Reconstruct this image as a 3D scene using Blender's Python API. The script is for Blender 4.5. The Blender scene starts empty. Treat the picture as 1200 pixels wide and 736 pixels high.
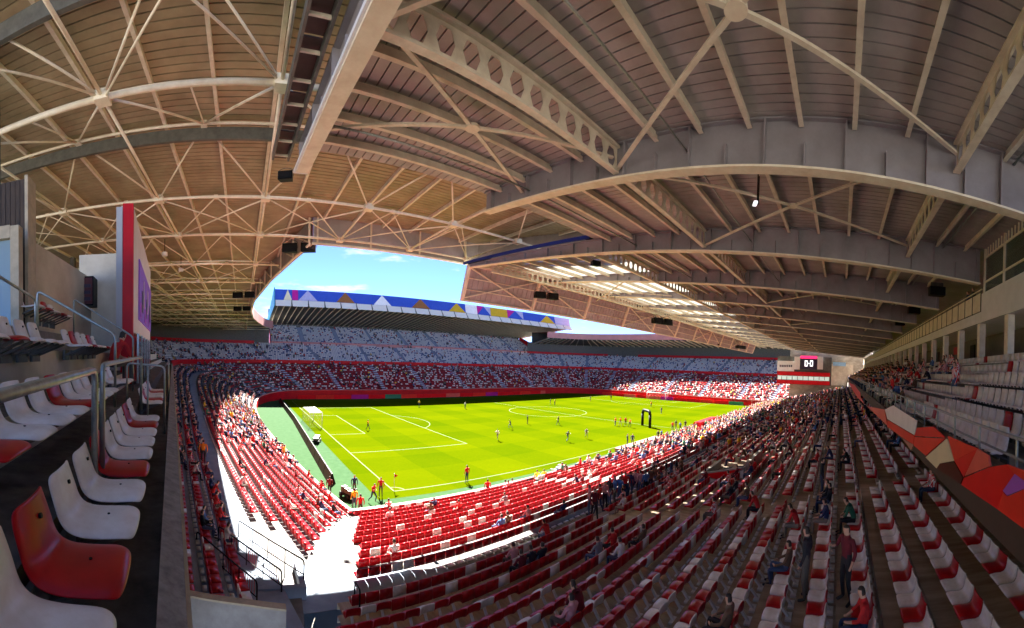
import bpy, bmesh, math, random
import numpy as np
from mathutils import Vector, Matrix
R = math.radians
rng = random.Random(7)
scene = bpy.context.scene
COL = scene.collection

# ------------------------------------------------------------------ camera, sky, sun, exposure
CAM = Vector((-12.923, -30.591, 11.442))
F0, YAW, PITCH, ROLL, Y0 = 454.458, .875, -.015, -.031, 430.958
rot = Matrix.Rotation(YAW, 3, 'Z') @ Matrix.Rotation(-PITCH, 3, 'Y') @ Matrix.Rotation(ROLL, 3, 'X')
fwd, left, up = rot.col[0], rot.col[1], rot.col[2]
m = Matrix((-left, up, -fwd)).transposed().to_4x4(); m.translation = CAM
cd = bpy.data.cameras.new('camera'); cam = bpy.data.objects.new('camera', cd); COL.objects.link(cam)
cam.matrix_world = m
cd.type = 'PANO'; cd.panorama_type = 'CENTRAL_CYLINDRICAL'
cd.central_cylindrical_range_u_min = -600 / F0; cd.central_cylindrical_range_u_max = 600 / F0
cd.central_cylindrical_range_v_min = -(736 - Y0) / F0; cd.central_cylindrical_range_v_max = Y0 / F0
cd.central_cylindrical_radius = 1.0
cd.clip_start = .02; cd.clip_end = 3000
scene.camera = cam

SUN_EL = R(45); LD = Vector((-.30, -.954, 0)).normalized()          # light travels towards -x, -y
sdir = Vector((-LD.x * math.cos(SUN_EL), -LD.y * math.cos(SUN_EL), math.sin(SUN_EL)))   # towards the sun
w = bpy.data.worlds.new('World'); scene.world = w; w.use_nodes = True
nt = w.node_tree; bg = nt.nodes['Background']
sky = nt.nodes.new('ShaderNodeTexSky'); sky.sky_type = 'NISHITA'; sky.sun_disc = False
sky.air_density = .40; sky.dust_density = 0; sky.ozone_density = 5; sky.altitude = 6000; sky.sun_elevation = SUN_EL; sky.sun_rotation = math.atan2(sdir.x, sdir.y)
tc = nt.nodes.new('ShaderNodeTexCoord'); mp = nt.nodes.new('ShaderNodeMapping'); mp.inputs['Scale'].default_value = (1.6, 1.6, 7)
mp.inputs['Location'].default_value = (.35, .2, 0)
nz = nt.nodes.new('ShaderNodeTexNoise'); nz.inputs['Scale'].default_value = 2.6; nz.inputs['Detail'].default_value = 9; nz.inputs['Roughness'].default_value = .62
rp = nt.nodes.new('ShaderNodeValToRGB'); rp.color_ramp.elements[0].position = .56; rp.color_ramp.elements[1].position = .72
mx = nt.nodes.new('ShaderNodeMix'); mx.data_type = 'RGBA'
nt.links.new(tc.outputs['Generated'], mp.inputs[0]); nt.links.new(mp.outputs[0], nz.inputs[0]); nt.links.new(nz.outputs[0], rp.inputs[0])
nt.links.new(rp.outputs[0], mx.inputs[0]); nt.links.new(sky.outputs[0], mx.inputs[6]); mx.inputs[7].default_value = (2.0, 2.05, 2.15, 1)
nt.links.new(mx.outputs[2], bg.inputs[0]); bg.inputs[1].default_value = .05
sl = bpy.data.lights.new('sun', 'SUN'); sl.energy = 3.3; sl.angle = R(.5); sl.color = (1, .95, .87)
so = bpy.data.objects.new('sun', sl); COL.objects.link(so); so.rotation_euler = sdir.to_track_quat('Z', 'Y').to_euler()
so.location = (40, 60, 90)
scene.view_settings.view_transform = 'Standard'; scene.view_settings.look = 'None'
scene.view_settings.exposure = 4.0; scene.view_settings.gamma = 1; scene.view_settings.use_curve_mapping = False
scene.render.engine = 'CYCLES'
scene.cycles.max_bounces = 8; scene.cycles.diffuse_bounces = 5; scene.cycles.use_denoising = True

# ------------------------------------------------------------------ materials
def mat(name, col, rough=.7, noise=0, nscale=3., col2=None, bump=0, spec=.5, metal=0, stretch=None, objcol=False, detail=6):
    mt = bpy.data.materials.new(name); mt.use_nodes = True
    n = mt.node_tree; b = n.nodes['Principled BSDF']
    b.inputs['Roughness'].default_value = rough; b.inputs['Metallic'].default_value = metal
    b.inputs['Specular IOR Level'].default_value = spec
    b.inputs['Base Color'].default_value = (*col, 1)
    base = None
    if objcol:
        oi = n.nodes.new('ShaderNodeObjectInfo'); base = oi.outputs['Color']
    if noise or col2:
        t = n.nodes.new('ShaderNodeTexCoord'); nn = n.nodes.new('ShaderNodeTexNoise')
        nn.inputs['Scale'].default_value = nscale; nn.inputs['Detail'].default_value = detail; nn.inputs['Roughness'].default_value = .65
        src = n.nodes.new('ShaderNodeNewGeometry').outputs['Position']
        if stretch:
            mpp = n.nodes.new('ShaderNodeMapping'); mpp.inputs['Scale'].default_value = stretch
            n.links.new(src, mpp.inputs[0]); src = mpp.outputs[0]
        n.links.new(src, nn.inputs[0])
        r = n.nodes.new('ShaderNodeValToRGB'); r.color_ramp.elements[0].position = .32; r.color_ramp.elements[1].position = .68
        c2 = col2 or tuple(c * (1 - noise) for c in col)
        if base is None:
            r.color_ramp.elements[0].color = (*c2, 1); r.color_ramp.elements[1].color = (*col, 1)
            n.links.new(nn.outputs[0], r.inputs[0]); n.links.new(r.outputs[0], b.inputs['Base Color'])
        else:
            k = 1 - noise; r.color_ramp.elements[0].color = (k, k, k, 1)
            mm = n.nodes.new('ShaderNodeMix'); mm.data_type = 'RGBA'; mm.blend_type = 'MULTIPLY'; mm.inputs[0].default_value = 1
            n.links.new(nn.outputs[0], r.inputs[0]); n.links.new(base, mm.inputs[6]); n.links.new(r.outputs[0], mm.inputs[7]); n.links.new(mm.outputs[2], b.inputs['Base Color'])
        if bump:
            bp = n.nodes.new('ShaderNodeBump'); bp.inputs['Strength'].default_value = bump; bp.inputs['Distance'].default_value = .02
            n.links.new(nn.outputs[0], bp.inputs['Height']); n.links.new(bp.outputs[0], b.inputs['Normal'])
    elif base is not None: n.links.new(base, b.inputs['Base Color'])
    return mt
M = {}
M['concrete'] = mat('concrete', (.42, .39, .34), .85, nscale=1.3, col2=(.24, .215, .18), bump=.3, detail=9)
M['tread'] = mat('terrace_concrete', (.52, .42, .30), .85, nscale=1.1, col2=(.27, .20, .13), bump=0, stretch=(3.5, .5, 1), detail=7)
M['pale_floor'] = mat('pale_floor', (.20, .195, .19), .85, nscale=1.0, col2=(.09, .085, .08), bump=.2, detail=9)
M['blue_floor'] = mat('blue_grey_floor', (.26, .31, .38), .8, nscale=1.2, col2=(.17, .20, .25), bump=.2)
M['dark_floor'] = mat('dark_floor', (.15, .12, .09), .85, nscale=4, col2=(.045, .034, .025), bump=.6, detail=10)
M['parapet'] = mat('parapet_concrete', (.36, .31, .26), .9, nscale=9, col2=(.16, .13, .11), bump=.8, detail=12)
M['red_seat'] = mat('red_plastic', (.50, .004, .010), .3, noise=.35, nscale=4, spec=.3)
M['white_seat'] = mat('white_plastic', (.85, .82, .78), .34, nscale=5, col2=(.66, .60, .52), spec=.4)
M['grey_seat'] = mat('white_plastic_clean', (.88, .85, .80), .4, noise=.1, nscale=5)
M['bluegrey_seat'] = mat('blue_grey_plastic', (.10, .14, .28), .5)
M['steel'] = mat('galvanised_steel', (.42, .44, .40), .38, nscale=14, col2=(.28, .30, .27), metal=.75)
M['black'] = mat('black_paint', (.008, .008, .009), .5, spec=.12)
M['cream'] = mat('cream_steel', (.86, .78, .60), .5, nscale=2.2, col2=(.70, .59, .42))
M['rib'] = mat('rib_steel', (.80, .72, .56), .5, nscale=2.2, col2=(.60, .51, .38))
M['web'] = mat('girder_web', (.32, .295, .31), .5, nscale=.7, col2=(.22, .195, .20), bump=.05)
M['deck'] = mat('roof_deck', (.46, .41, .385), .6, nscale=.8, col2=(.32, .28, .255))
M['deck_end'] = mat('end_roof_deck', (.42, .33, .20), .6, nscale=.6, col2=(.27, .205, .12))
M['joint'] = mat('deck_joint', (.04, .032, .025), .8)
M['darksteel'] = mat('dark_steel', (.13, .125, .105), .55, nscale=3, col2=(.07, .066, .056))
M['red_paint'] = mat('red_paint', (.62, .008, .015), .45, noise=.25, nscale=.6, spec=.2)
M['pinkred'] = mat('faded_red_paint', (.62, .25, .22), .6, noise=.2, nscale=.4)
M['white_paint'] = mat('white_paint', (.78, .77, .74), .6, noise=.12, nscale=1.5)
M['wall_white'] = mat('plaster_wall', (.68, .62, .50), .8, nscale=.9, col2=(.48, .42, .32), detail=9)
M['wood'] = mat('dark_timber', (.07, .04, .02), .7, nscale=9, col2=(.02, .012, .007), stretch=(3, 3, .25), bump=.4)
M['woodframe'] = mat('cream_timber', (.52, .42, .27), .6, noise=.3, nscale=5)
M['maroon'] = mat('maroon_paint', (.10, .008, .014), .5)
M['brownwall'] = mat('brown_panel', (.07, .035, .025), .7, noise=.3, nscale=3)
M['line'] = mat('line_paint', (.10, .14, .045), .9, noise=.5, nscale=3)
M['green_cyl'] = mat('goal_net', (.8, .8, .8), .9)
M['turf_edge'] = mat('artificial_turf', (.030, .068, .027), .95, nscale=1.5, spec=.05, col2=(.020, .053, .018), detail=10)
M['ground'] = mat('pale_bounce_ground', (.42, .40, .36), .9, noise=.3, nscale=.2)  # ground made pale so it bounces sunlight up under the roofs
M['skin'] = mat('skin', (.55, .32, .22), .6)
M['hair'] = mat('hair', (.035, .022, .015), .7)
M['shoe'] = mat('shoe', (.03, .03, .035), .6)
M['shirt'] = mat('shirt_cloth', (.5, .5, .5), .85, noise=.25, nscale=7, objcol=True)
M['screen_dark'] = mat('screen_dark', (.03, .015, .05), .4)
def emis(name, col, s):
    mt = bpy.data.materials.new(name); mt.use_nodes = True; b = mt.node_tree.nodes['Principled BSDF']
    b.inputs['Base Color'].default_value = (*col, 1); b.inputs['Emission Color'].default_value = (*col, 1); b.inputs['Emission Strength'].default_value = s
    return mt
M['screen_red'] = emis('screen_red', (.8, .02, .12), .12); M['screen_white'] = emis('screen_white', (.9, .9, .95), .12); M['screen_pale'] = emis('screen_pale', (.6, .8, .72), .03)
M['screen_violet'] = emis('screen_violet', (.10, .03, .20), .04)
def tr_mat():      # trousers: pick by object
    mt = bpy.data.materials.new('trouser_cloth'); mt.use_nodes = True; n = mt.node_tree; b = n.nodes['Principled BSDF']; b.inputs['Roughness'].default_value = .9
    oi = n.nodes.new('ShaderNodeObjectInfo'); r = n.nodes.new('ShaderNodeValToRGB'); r.color_ramp.interpolation = 'CONSTANT'
    cs = [(0, (.03, .05, .11)), (.3, (.02, .02, .025)), (.55, (.08, .12, .22)), (.75, (.12, .10, .08)), (.9, (.3, .27, .22))]
    while len(r.color_ramp.elements) < len(cs): r.color_ramp.elements.new(.5)
    for e, (p, c) in zip(r.color_ramp.elements, cs): e.position = p; e.color = (*c, 1)
    n.links.new(oi.outputs['Random'], r.inputs[0]); n.links.new(r.outputs[0], b.inputs['Base Color']); return mt
M['trouser'] = tr_mat()
def glass_mat():
    mt = bpy.data.materials.new('box_glass'); mt.use_nodes = True; b = mt.node_tree.nodes['Principled BSDF']
    b.inputs['Base Color'].default_value = (.10, .13, .12, 1); b.inputs['Roughness'].default_value = .05; b.inputs['Alpha'].default_value = .55
    return mt
M['glass'] = glass_mat()
def translucent(name, col):
    mt = bpy.data.materials.new(name); mt.use_nodes = True; n = mt.node_tree; n.nodes.clear()
    o = n.nodes.new('ShaderNodeOutputMaterial'); a = n.nodes.new('ShaderNodeBsdfTranslucent'); d = n.nodes.new('ShaderNodeBsdfDiffuse'); x = n.nodes.new('ShaderNodeMixShader')
    a.inputs[0].default_value = (*col, 1); d.inputs[0].default_value = (*col, 1); x.inputs[0].default_value = .3
    n.links.new(a.outputs[0], x.inputs[1]); n.links.new(d.outputs[0], x.inputs[2]); n.links.new(x.outputs[0], o.inputs[0]); return mt
M['skylight'] = translucent('translucent_sheet', (.5, .5, .47))
def net_mat():
    mt = bpy.data.materials.new('net_cord'); mt.use_nodes = True; b = mt.node_tree.nodes['Principled BSDF']
    b.inputs['Base Color'].default_value = (.85, .87, .85, 1); b.inputs['Alpha'].default_value = .14; b.inputs['Roughness'].default_value = 1; return mt
M['net'] = net_mat()
def grass_mat():
    mt = bpy.data.materials.new('mown_grass'); mt.use_nodes = True; n = mt.node_tree; b = n.nodes['Principled BSDF']; b.inputs['Roughness'].default_value = .9; b.inputs['Specular IOR Level'].default_value = .0
    g = n.nodes.new('ShaderNodeNewGeometry'); sp = n.nodes.new('ShaderNodeSeparateXYZ'); n.links.new(g.outputs['Position'], sp.inputs[0])
    def mth(op, a, bb=None):
        q = n.nodes.new('ShaderNodeMath'); q.operation = op
        for i, v in enumerate((a, bb)):
            if v is None: continue
            if isinstance(v, (int, float)): q.inputs[i].default_value = v
            else: n.links.new(v, q.inputs[i])
        return q.outputs[0]
    s1 = mth('SINE', mth('MULTIPLY', sp.outputs[0], math.pi / 5.5)); s1 = mth('MULTIPLY', mth('GREATER_THAN', s1, 0), .55)
    s2 = mth('SINE', mth('MULTIPLY', sp.outputs[1], math.pi / 5.5)); s2 = mth('MULTIPLY', mth('GREATER_THAN', s2, 0), .45)
    s = mth('ADD', s1, s2)
    nn = n.nodes.new('ShaderNodeTexNoise'); nn.inputs['Scale'].default_value = .12; nn.inputs['Detail'].default_value = 8; nn.inputs['Roughness'].default_value = .7; n.links.new(g.outputs['Position'], nn.inputs[0])
    n3 = n.nodes.new('ShaderNodeTexNoise'); n3.inputs['Scale'].default_value = 2.5; n3.inputs['Detail'].default_value = 6; n.links.new(g.outputs['Position'], n3.inputs[0])
    f = mth('ADD', mth('MULTIPLY', s, .45), mth('ADD', mth('MULTIPLY', mth('SUBTRACT', nn.outputs[0], .3), .9), mth('MULTIPLY', mth('SUBTRACT', n3.outputs[0], .5), .35)))
    r = n.nodes.new('ShaderNodeValToRGB'); r.color_ramp.elements[0].color = (.031, .052, .0003, 1); r.color_ramp.elements[1].color = (.060, .074, .0003, 1)
    n.links.new(f, r.inputs[0]); n.links.new(r.outputs[0], b.inputs['Base Color']); return mt
M['grass'] = grass_mat()
_pc = {}
def cmat(c, rough=.5):
    k = tuple(round(x, 3) for x in c)
    if k not in _pc: _pc[k] = mat('paint_%02d' % len(_pc), c, rough, noise=.15, nscale=1.5, spec=.15)
    return _pc[k]

# ------------------------------------------------------------------ helpers
def mesh_of(name, verts, faces, mats, fm=None, smooth=False):
    me = bpy.data.meshes.new(name); me.from_pydata([tuple(v) for v in verts], [], faces)
    for x in (mats if isinstance(mats, (list, tuple)) else [mats]): me.materials.append(x)
    if fm: me.polygons.foreach_set('material_index', fm)
    if smooth: me.polygons.foreach_set('use_smooth', [True] * len(me.polygons))
    me.update(); return me
def link(name, me, parent=None, loc=None, rz=0):
    o = bpy.data.objects.new(name, me); COL.objects.link(o)
    if loc is not None: o.location = loc
    if rz: o.rotation_euler = (0, 0, rz)
    if parent: o.parent = parent
    return o
def tag(o, label=None, cat=None, group=None, kind=None):
    if label: o['label'] = label
    if cat: o['category'] = cat
    if group: o['group'] = group
    if kind: o['kind'] = kind
    return o
def thing(name, label, cat, loc=(0, 0, 0), rz=0, group=None):
    o = bpy.data.objects.new(name, None); COL.objects.link(o); o.location = loc; o.rotation_euler = (0, 0, rz); o.empty_display_size = .2
    return tag(o, label, cat, group)
class MB:
    def __init__(s): s.v = []; s.f = []; s.m = []
    def poly(s, pts, m=0):
        k = len(s.v); s.v += [tuple(p) for p in pts]; s.f.append(tuple(range(k, k + len(pts)))); s.m.append(m)
    def hexa(s, p, m=0):            # 8 points: bottom 4 ccw, top 4 ccw
        k = len(s.v); s.v += [tuple(q) for q in p]
        for f in ((3, 2, 1, 0), (4, 5, 6, 7), (0, 1, 5, 4), (1, 2, 6, 5), (2, 3, 7, 6), (3, 0, 4, 7)): s.f.append(tuple(k + i for i in f)); s.m.append(m)
    def box(s, a, b, m=0):
        (x0, y0, z0), (x1, y1, z1) = a, b
        s.hexa([(x0, y0, z0), (x1, y0, z0), (x1, y1, z0), (x0, y1, z0), (x0, y0, z1), (x1, y0, z1), (x1, y1, z1), (x0, y1, z1)], m)
    def bar(s, a, b, wd, ht, m=0):
        a, b = Vector(a), Vector(b); d = (b - a).normalized(); sx = d.cross(Vector((0, 0, 1)))
        if sx.length < 1e-3: sx = Vector((1, 0, 0))
        sx.normalize(); sz = sx.cross(d); sx = sx * wd / 2; sz = sz * ht / 2
        s.hexa([a - sx - sz, a + sx - sz, b + sx - sz, b - sx - sz, a - sx + sz, a + sx + sz, b + sx + sz, b - sx + sz], m)
    def tube(s, pts, r, n=8, m=0):
        pts = [Vector(p) for p in pts]; k0 = len(s.v); L = len(pts); prev = None
        for i, p in enumerate(pts):
            d = (pts[min(i + 1, L - 1)] - pts[max(i - 1, 0)]).normalized()
            if prev is None:
                a = d.cross(Vector((0, 0, 1)));  a = a if a.length > .05 else d.cross(Vector((1, 0, 0)))
            else: a = prev - d * prev.dot(d)
            a.normalize(); prev = a; b = d.cross(a)
            for j in range(n):
                t = 2 * math.pi * j / n; s.v.append(tuple(p + (a * math.cos(t) + b * math.sin(t)) * r))
        for i in range(L - 1):
            for j in range(n):
                q = k0 + i * n; j2 = (j + 1) % n; s.f.append((q + j, q + j2, q + n + j2, q + n + j)); s.m.append(m)
        s.f.append(tuple(k0 + j for j in range(n - 1, -1, -1))); s.m.append(m)
        s.f.append(tuple(k0 + (L - 1) * n + j for j in range(n))); s.m.append(m)
    def prism(s, pts, n, t, m=0, m2=None):      # polygon pts extruded by vector n*t
        n = Vector(n) * t; k = len(s.v); L = len(pts); s.v += [tuple(p) for p in pts] + [tuple(Vector(p) + n) for p in pts]
        s.f.append(tuple(range(k, k + L))); s.m.append(m); s.f.append(tuple(range(k + 2 * L - 1, k + L - 1, -1))); s.m.append(m)
        for i in range(L): j = (i + 1) % L; s.f.append((k + i, k + L + i, k + L + j, k + j)); s.m.append(m if m2 is None else m2)
    def mesh(s, name, mats, smooth=False): return mesh_of(name, s.v, s.f, mats, s.m, smooth)
    def build(s, name, mats, parent=None, smooth=False): return link(name, s.mesh(name, mats, smooth), parent)
def rnd(pts, r, n=4):      # round the corners of an open path
    pts = [Vector(p) for p in pts]; out = [pts[0]]
    for i in range(1, len(pts) - 1):
        p = pts[i]; a = (pts[i - 1] - p); b = (pts[i + 1] - p); q = min(r, a.length / 2, b.length / 2); a = p + a.normalized() * q; b = p + b.normalized() * q
        for k in range(n + 1):
            t = k / n; out.append(a.lerp(p, t).lerp(p.lerp(b, t), t))
    return out + [pts[-1]]
RA = .0264
U = Vector((math.cos(RA), math.sin(RA), 0)); W = Vector((-math.sin(RA), math.cos(RA), 0))
def s1(u, w_, z): return Vector((CAM.x, CAM.y, 0)) + U * u + W * w_ + Vector((0, 0, z))     # main-stand frame
def ray(x, y):
    az = (600 - x) / F0; return rot @ Vector((math.cos(az), math.sin(az), (Y0 - y) / F0))
def stamp(name, tmpl, P_, rz, mi, mats, parent=None, sc=None):      # many copies of one small template in one mesh
    v, f = tmpl; v = np.array(v); n = len(P_); nv = len(v)
    if n == 0: return None
    c, s_ = np.cos(rz), np.sin(rz); vv = np.empty((n, nv, 3)); sc = np.ones(n) if sc is None else sc
    vv[:, :, 0] = (v[None, :, 0] * c[:, None] - v[None, :, 1] * s_[:, None]) * sc[:, None] + P_[:, None, 0]
    vv[:, :, 1] = (v[None, :, 0] * s_[:, None] + v[None, :, 1] * c[:, None]) * sc[:, None] + P_[:, None, 1]
    vv[:, :, 2] = v[None, :, 2] * sc[:, None] + P_[:, None, 2]
    fq = np.array([x[0] for x in f]); fmi = np.array([x[1] for x in f])     # quads, slot (-1 = use mi)
    F = (fq[None] + (np.arange(n) * nv)[:, None, None]).reshape(-1)
    me = bpy.data.meshes.new(name); nf = n * len(fq)
    me.vertices.add(n * nv); me.vertices.foreach_set('co', vv.reshape(-1)); me.loops.add(nf * 4); me.loops.foreach_set('vertex_index', F)
    me.polygons.add(nf); me.polygons.foreach_set('loop_start', np.arange(nf) * 4); me.polygons.foreach_set('loop_total', np.full(nf, 4))
    for x in mats: me.materials.append(x)
    MI = np.where(fmi[None, :] < 0, mi[:, None], fmi[None, :]).reshape(-1).astype(np.int32); me.polygons.foreach_set('material_index', MI)
    me.update(); me.validate(); return link(name, me, parent)

# ------------------------------------------------------------------ ground, pitch
g = MB(); g.poly([(-1500, -1500, -.02), (1500, -1500, -.02), (1500, 1500, -.02), (-1500, 1500, -.02)]); tag(g.build('ground', M['ground']), kind='structure')
g = MB(); g.poly([(-14, -8, 0), (114, -8, 0), (114, 80, 0), (-14, 80, 0)]); tag(g.build('turf_surround', M['turf_edge']), kind='structure')
g = MB(); g.poly([(-2.0, -1.6, .004), (107.5, -1.6, .004), (107.5, 70.5, .004), (-2.0, 70.5, .004)]); pitch = tag(g.build('pitch', M['grass']), kind='structure')
g = MB(); lw = .11
def ln(x0, y0, x1, y1):
    d = Vector((x1 - x0, y1 - y0, 0)).normalized() * lw / 2; p = Vector((-d.y, d.x, 0)); a = Vector((x0, y0, .008)) - d; b = Vector((x1, y1, .008)) + d; g.poly([a - p, b - p, b + p, a + p])
for x0, x1 in ((0, 105),):
    ln(0, 0, 105, 0); ln(0, 68, 105, 68)
segs = [(0, .14, 0, 67.86), (105, .14, 105, 67.86), (52.5, .14, 52.5, 67.86)]
for sx, dx in ((0, 1), (105, -1)):
    a = sx + dx * .14
    segs += [(a, 13.84, sx + dx * 16.5, 13.84), (a, 54.16, sx + dx * 16.5, 54.16), (sx + dx * 16.5, 13.98, sx + dx * 16.5, 54.02), (a, 24.84, sx + dx * 5.5, 24.84), (a, 43.16, sx + dx * 5.5, 43.16), (sx + dx * 5.5, 24.98, sx + dx * 5.5, 43.02)]
for s_ in segs: ln(*s_)
def arc(cx, cy, r, a0, a1, n=40):
    for i in range(n):
        p = [a0 + (a1 - a0) * (i + q) / n for q in (0, 1)]
        c = [(math.cos(x), math.sin(x)) for x in p]
        g.poly([(cx + c[0][0] * (r - lw / 2), cy + c[0][1] * (r - lw / 2), .0075), (cx + c[0][0] * (r + lw / 2), cy + c[0][1] * (r + lw / 2), .0075), (cx + c[1][0] * (r + lw / 2), cy + c[1][1] * (r + lw / 2), .0075), (cx + c[1][0] * (r - lw / 2), cy + c[1][1] * (r - lw / 2), .0075)])
arc(52.5, 34, 9.15, .01, 6.27, 60); arc(11, 34, 9.15, -.92, .92, 24); arc(94, 34, 9.15, math.pi - .92, math.pi + .92, 24)
for cx, cy, a in ((0, 0, 0), (105, 0, 90), (105, 68, 180), (0, 68, 270)): arc(cx, cy, 1, R(a) + .08, R(a) + R(90) - .08, 8)
tag(g.build('pitch_markings', M['line']), kind='structure')

# ------------------------------------------------------------------ seats
def shell(nx, prof, wd, th, taper=True):
    # moulded one-piece seat, origin at floor below the middle; faces +y; prof = [(y, z, halfwidth)]
    v = []; f = []; L = len(prof)
    for s_ in (0, 1):
        for i, (y, z, hw) in enumerate(prof):
            a = prof[max(i - 1, 0)]; b = prof[min(i + 1, L - 1)]; d = Vector((0, b[0] - a[0], b[1] - a[1])).normalized(); nn = Vector((0, -d.z, d.y))
            for j in range(nx):
                t = -1 + 2 * j / (nx - 1); curl = .035 * (abs(t) ** 3) * (1 if 0 < i < L - 1 else .6)
                p = Vector((t * hw, y, z)) + nn * (-curl * -1) + (nn * -th if s_ else Vector())
                v.append(p)
    n = nx
    for i in range(L - 1):
        for j in range(n - 1):
            a = i * n + j; f.append((a, a + 1, a + n + 1, a + n)); b = a + L * n; f.append((b, b + n, b + n + 1, b + 1))
    o = L * n
    for i in range(L - 1): a = i * n; f.append((a, a + n, a + n + o, a + o)); a = i * n + n - 1; f.append((a, a + o, a + n + o, a + n))
    for j in range(n - 1): f.append((j, j + o, j + 1 + o, j + 1)); a = (L - 1) * n + j; f.append((a, a + 1, a + 1 + o, a + o))
    return v, f
PROF = [(.225, .405, .17), (.205, .43, .20), (.15, .44, .215), (.0, .425, .218), (-.12, .425, .215), (-.175, .45, .21), (-.205, .50, .205), (-.22, .58, .205), (-.245, .70, .20), (-.262, .775, .19), (-.268, .805, .165)]
def seat_mesh(name, mt, nx=7):
    v, f = shell(nx, PROF, .43, .022); me = mesh_of(name, v, f, [mt], smooth=True)
    bm = bmesh.new(); bm.from_mesh(me); bmesh.ops.recalc_face_normals(bm, faces=bm.faces); bm.to_mesh(me); bm.free(); return me
PROF_HI = [(.225, .405, .17), (.205, .43, .20), (.15, .44, .215), (.0, .425, .218), (-.12, .425, .215), (-.175, .45, .21), (-.205, .49, .205), (-.225, .55, .205), (-.255, .63, .20), (-.275, .685, .19), (-.283, .71, .165)]
SEATH = {'red': None}
def seat_mesh2(name, mt, prof, wd=.43):
    global PROF
    k = PROF; PROF = prof; r = seat_mesh(name, mt); PROF = k; return r
SEATH = {'red': seat_mesh2('red_seat_shell', M['red_seat'], PROF_HI), 'white': seat_mesh2('white_seat_shell', M['white_seat'], PROF_HI)}
PROF_LO = [(.205, .32, .205), (.185, .345, .215), (.08, .35, .22), (-.06, .34, .22), (-.12, .355, .22), (-.155, .40, .22), (-.175, .47, .22), (-.19, .58, .215), (-.195, .615, .205)]
SEAT = {'red': seat_mesh2('red_low_seat_shell', M['red_seat'], PROF_LO), 'white': seat_mesh2('white_low_seat_shell', M['white_seat'], PROF_LO)}
def hi(me, nm):
    me = me.copy(); o = bpy.data.objects.new('tmp', me); COL.objects.link(o); md = o.modifiers.new('s', 'SUBSURF'); md.levels = 2
    dg = bpy.context.evaluated_depsgraph_get(); r = bpy.data.meshes.new_from_object(o.evaluated_get(dg)); bpy.data.objects.remove(o); r.name = nm; r.polygons.foreach_set('use_smooth', [True] * len(r.polygons)); return r
PROF_UP = [(.10, .37, .19), (.08, .40, .205), (.0, .405, .21), (-.08, .39, .21), (-.13, .405, .21), (-.16, .46, .21), (-.18, .56, .205), (-.205, .72, .20), (-.215, .82, .175)]
SEATU = {'red': seat_mesh2('red_upright_seat_shell', M['red_seat'], PROF_UP), 'white': seat_mesh2('white_upright_seat_shell', M['white_seat'], PROF_UP)}
HI = {k: hi(v, k + '_seat_shell_fine') for k, v in SEATH.items()}
b = MB(); b.bar((-.13, -.23, .25), (-.13, .15, .40), .03, .03); b.bar((.13, -.23, .25), (.13, .15, .40), .03, .03); b.box((-.16, -.26, .16), (.16, -.22, .34)); BRK = b.mesh('seat_bracket', M['darksteel'])
b = MB(); b.box((-.14, -.34, .0), (.14, -.2, .045)); b.bar((0, -.27, .03), (0, -.02, .335), .07, .05); BRK2 = b.mesh('seat_bracket_pale', M['white_seat'])
b = MB(); b.tube([(0, -.216, .625), (0, -.232, .62)], .013, 10); BOLT = b.mesh('seat_bolt', M['black']); b = MB(); b.tube([(0, .04, .456), (0, .04, .435)], .009, 8); BOLT2 = b.mesh('seat_pan_bolt', M['black'])
# small template for the far seats: back slab, pan slab, bracket
def tmpl_seat(bracket=True):
    mb = MB(); mb.box((-.215, -.205, .30), (.215, -.15, .615), -1); mb.box((-.215, -.148, .30), (.215, .205, .345), -1)
    if bracket: mb.box((-.14, -.36, .0), (.14, -.21, .05), 1)
    return mb.v, list(zip(mb.f, mb.m))
TS, TSN = tmpl_seat(True), tmpl_seat(False)
SEATS = []      # (pos, rz, colour index, zone)
def near_seat(pos, rz, colr, label, group, fine=False, pale=False, tall=False):
    t = thing('stadium_seat', label, 'seat', pos, rz, group)
    link('seat_shell', (HI if fine else SEATU if tall else SEAT)[colr], t); link('bracket', BRK2 if pale else BRK, t)
    if fine: link('bolt', BOLT, t); link('bolt', BOLT2, t)
    return t

# ------------------------------------------------------------------ main stand (near side)
A_ROWS = [(24.3 - 1.125 * i, .70 + .26 * i) for i in range(11)]       # centre w of the tread, tread z
B_ROWS = [(11.2 - .9 * i, 3.62 + .22 * i) for i in range(18)]
UP_ROWS = [(-2.6, 9.75), (-3.32, 9.88), (-4.04, 10.32), (-4.76, 10.8), (-5.48, 11.2), (-6.2, 11.64)]
main = thing('grandstand', 'long main grandstand on the right with tan concrete terraces and upper tier', 'grandstand', s1(50, 10, 0), RA)
def s1part(name, mb, mats, par=None):
    o = mb.build(name, mats); o.parent = par or main
    o.matrix_parent_inverse = main.matrix_basis.inverted() if par is None else o.matrix_parent_inverse; return o
def prof_strip(mb, prof, u0, u1, m_t=0, m_r=0):
    for (w0, z0), (w1, z1) in zip(prof[:-1], prof[1:]):
        us = [u0, u1] if u1 - u0 < 40 else [u0, (u0 + u1) / 2, u1]
        for a, c in zip(us[:-1], us[1:]): mb.poly([s1(a, w0, z0), s1(c, w0, z0), s1(c, w1, z1), s1(a, w1, z1)], m_t if abs(z1 - z0) < .001 else m_r)
pa = [(24.85, 0), (24.85, .70)]
for w_, z in A_ROWS: pa += [(w_ + .5625, z), (w_ - .5625, z)]
pa += [(12.48, 3.42), (11.67, 3.42)]
mb = MB(); prof_strip(mb, pa[1:], 8.0, 117); s1part('lower_terrace', mb, [M['pale_floor']])
pb = [(11.65, 3.40)]
for w_, z in B_ROWS: pb += [(w_ + .45, z), (w_ - .45, z)]
pb += [(-5.3, 7.4), (-5.3, 9.3)]
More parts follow.
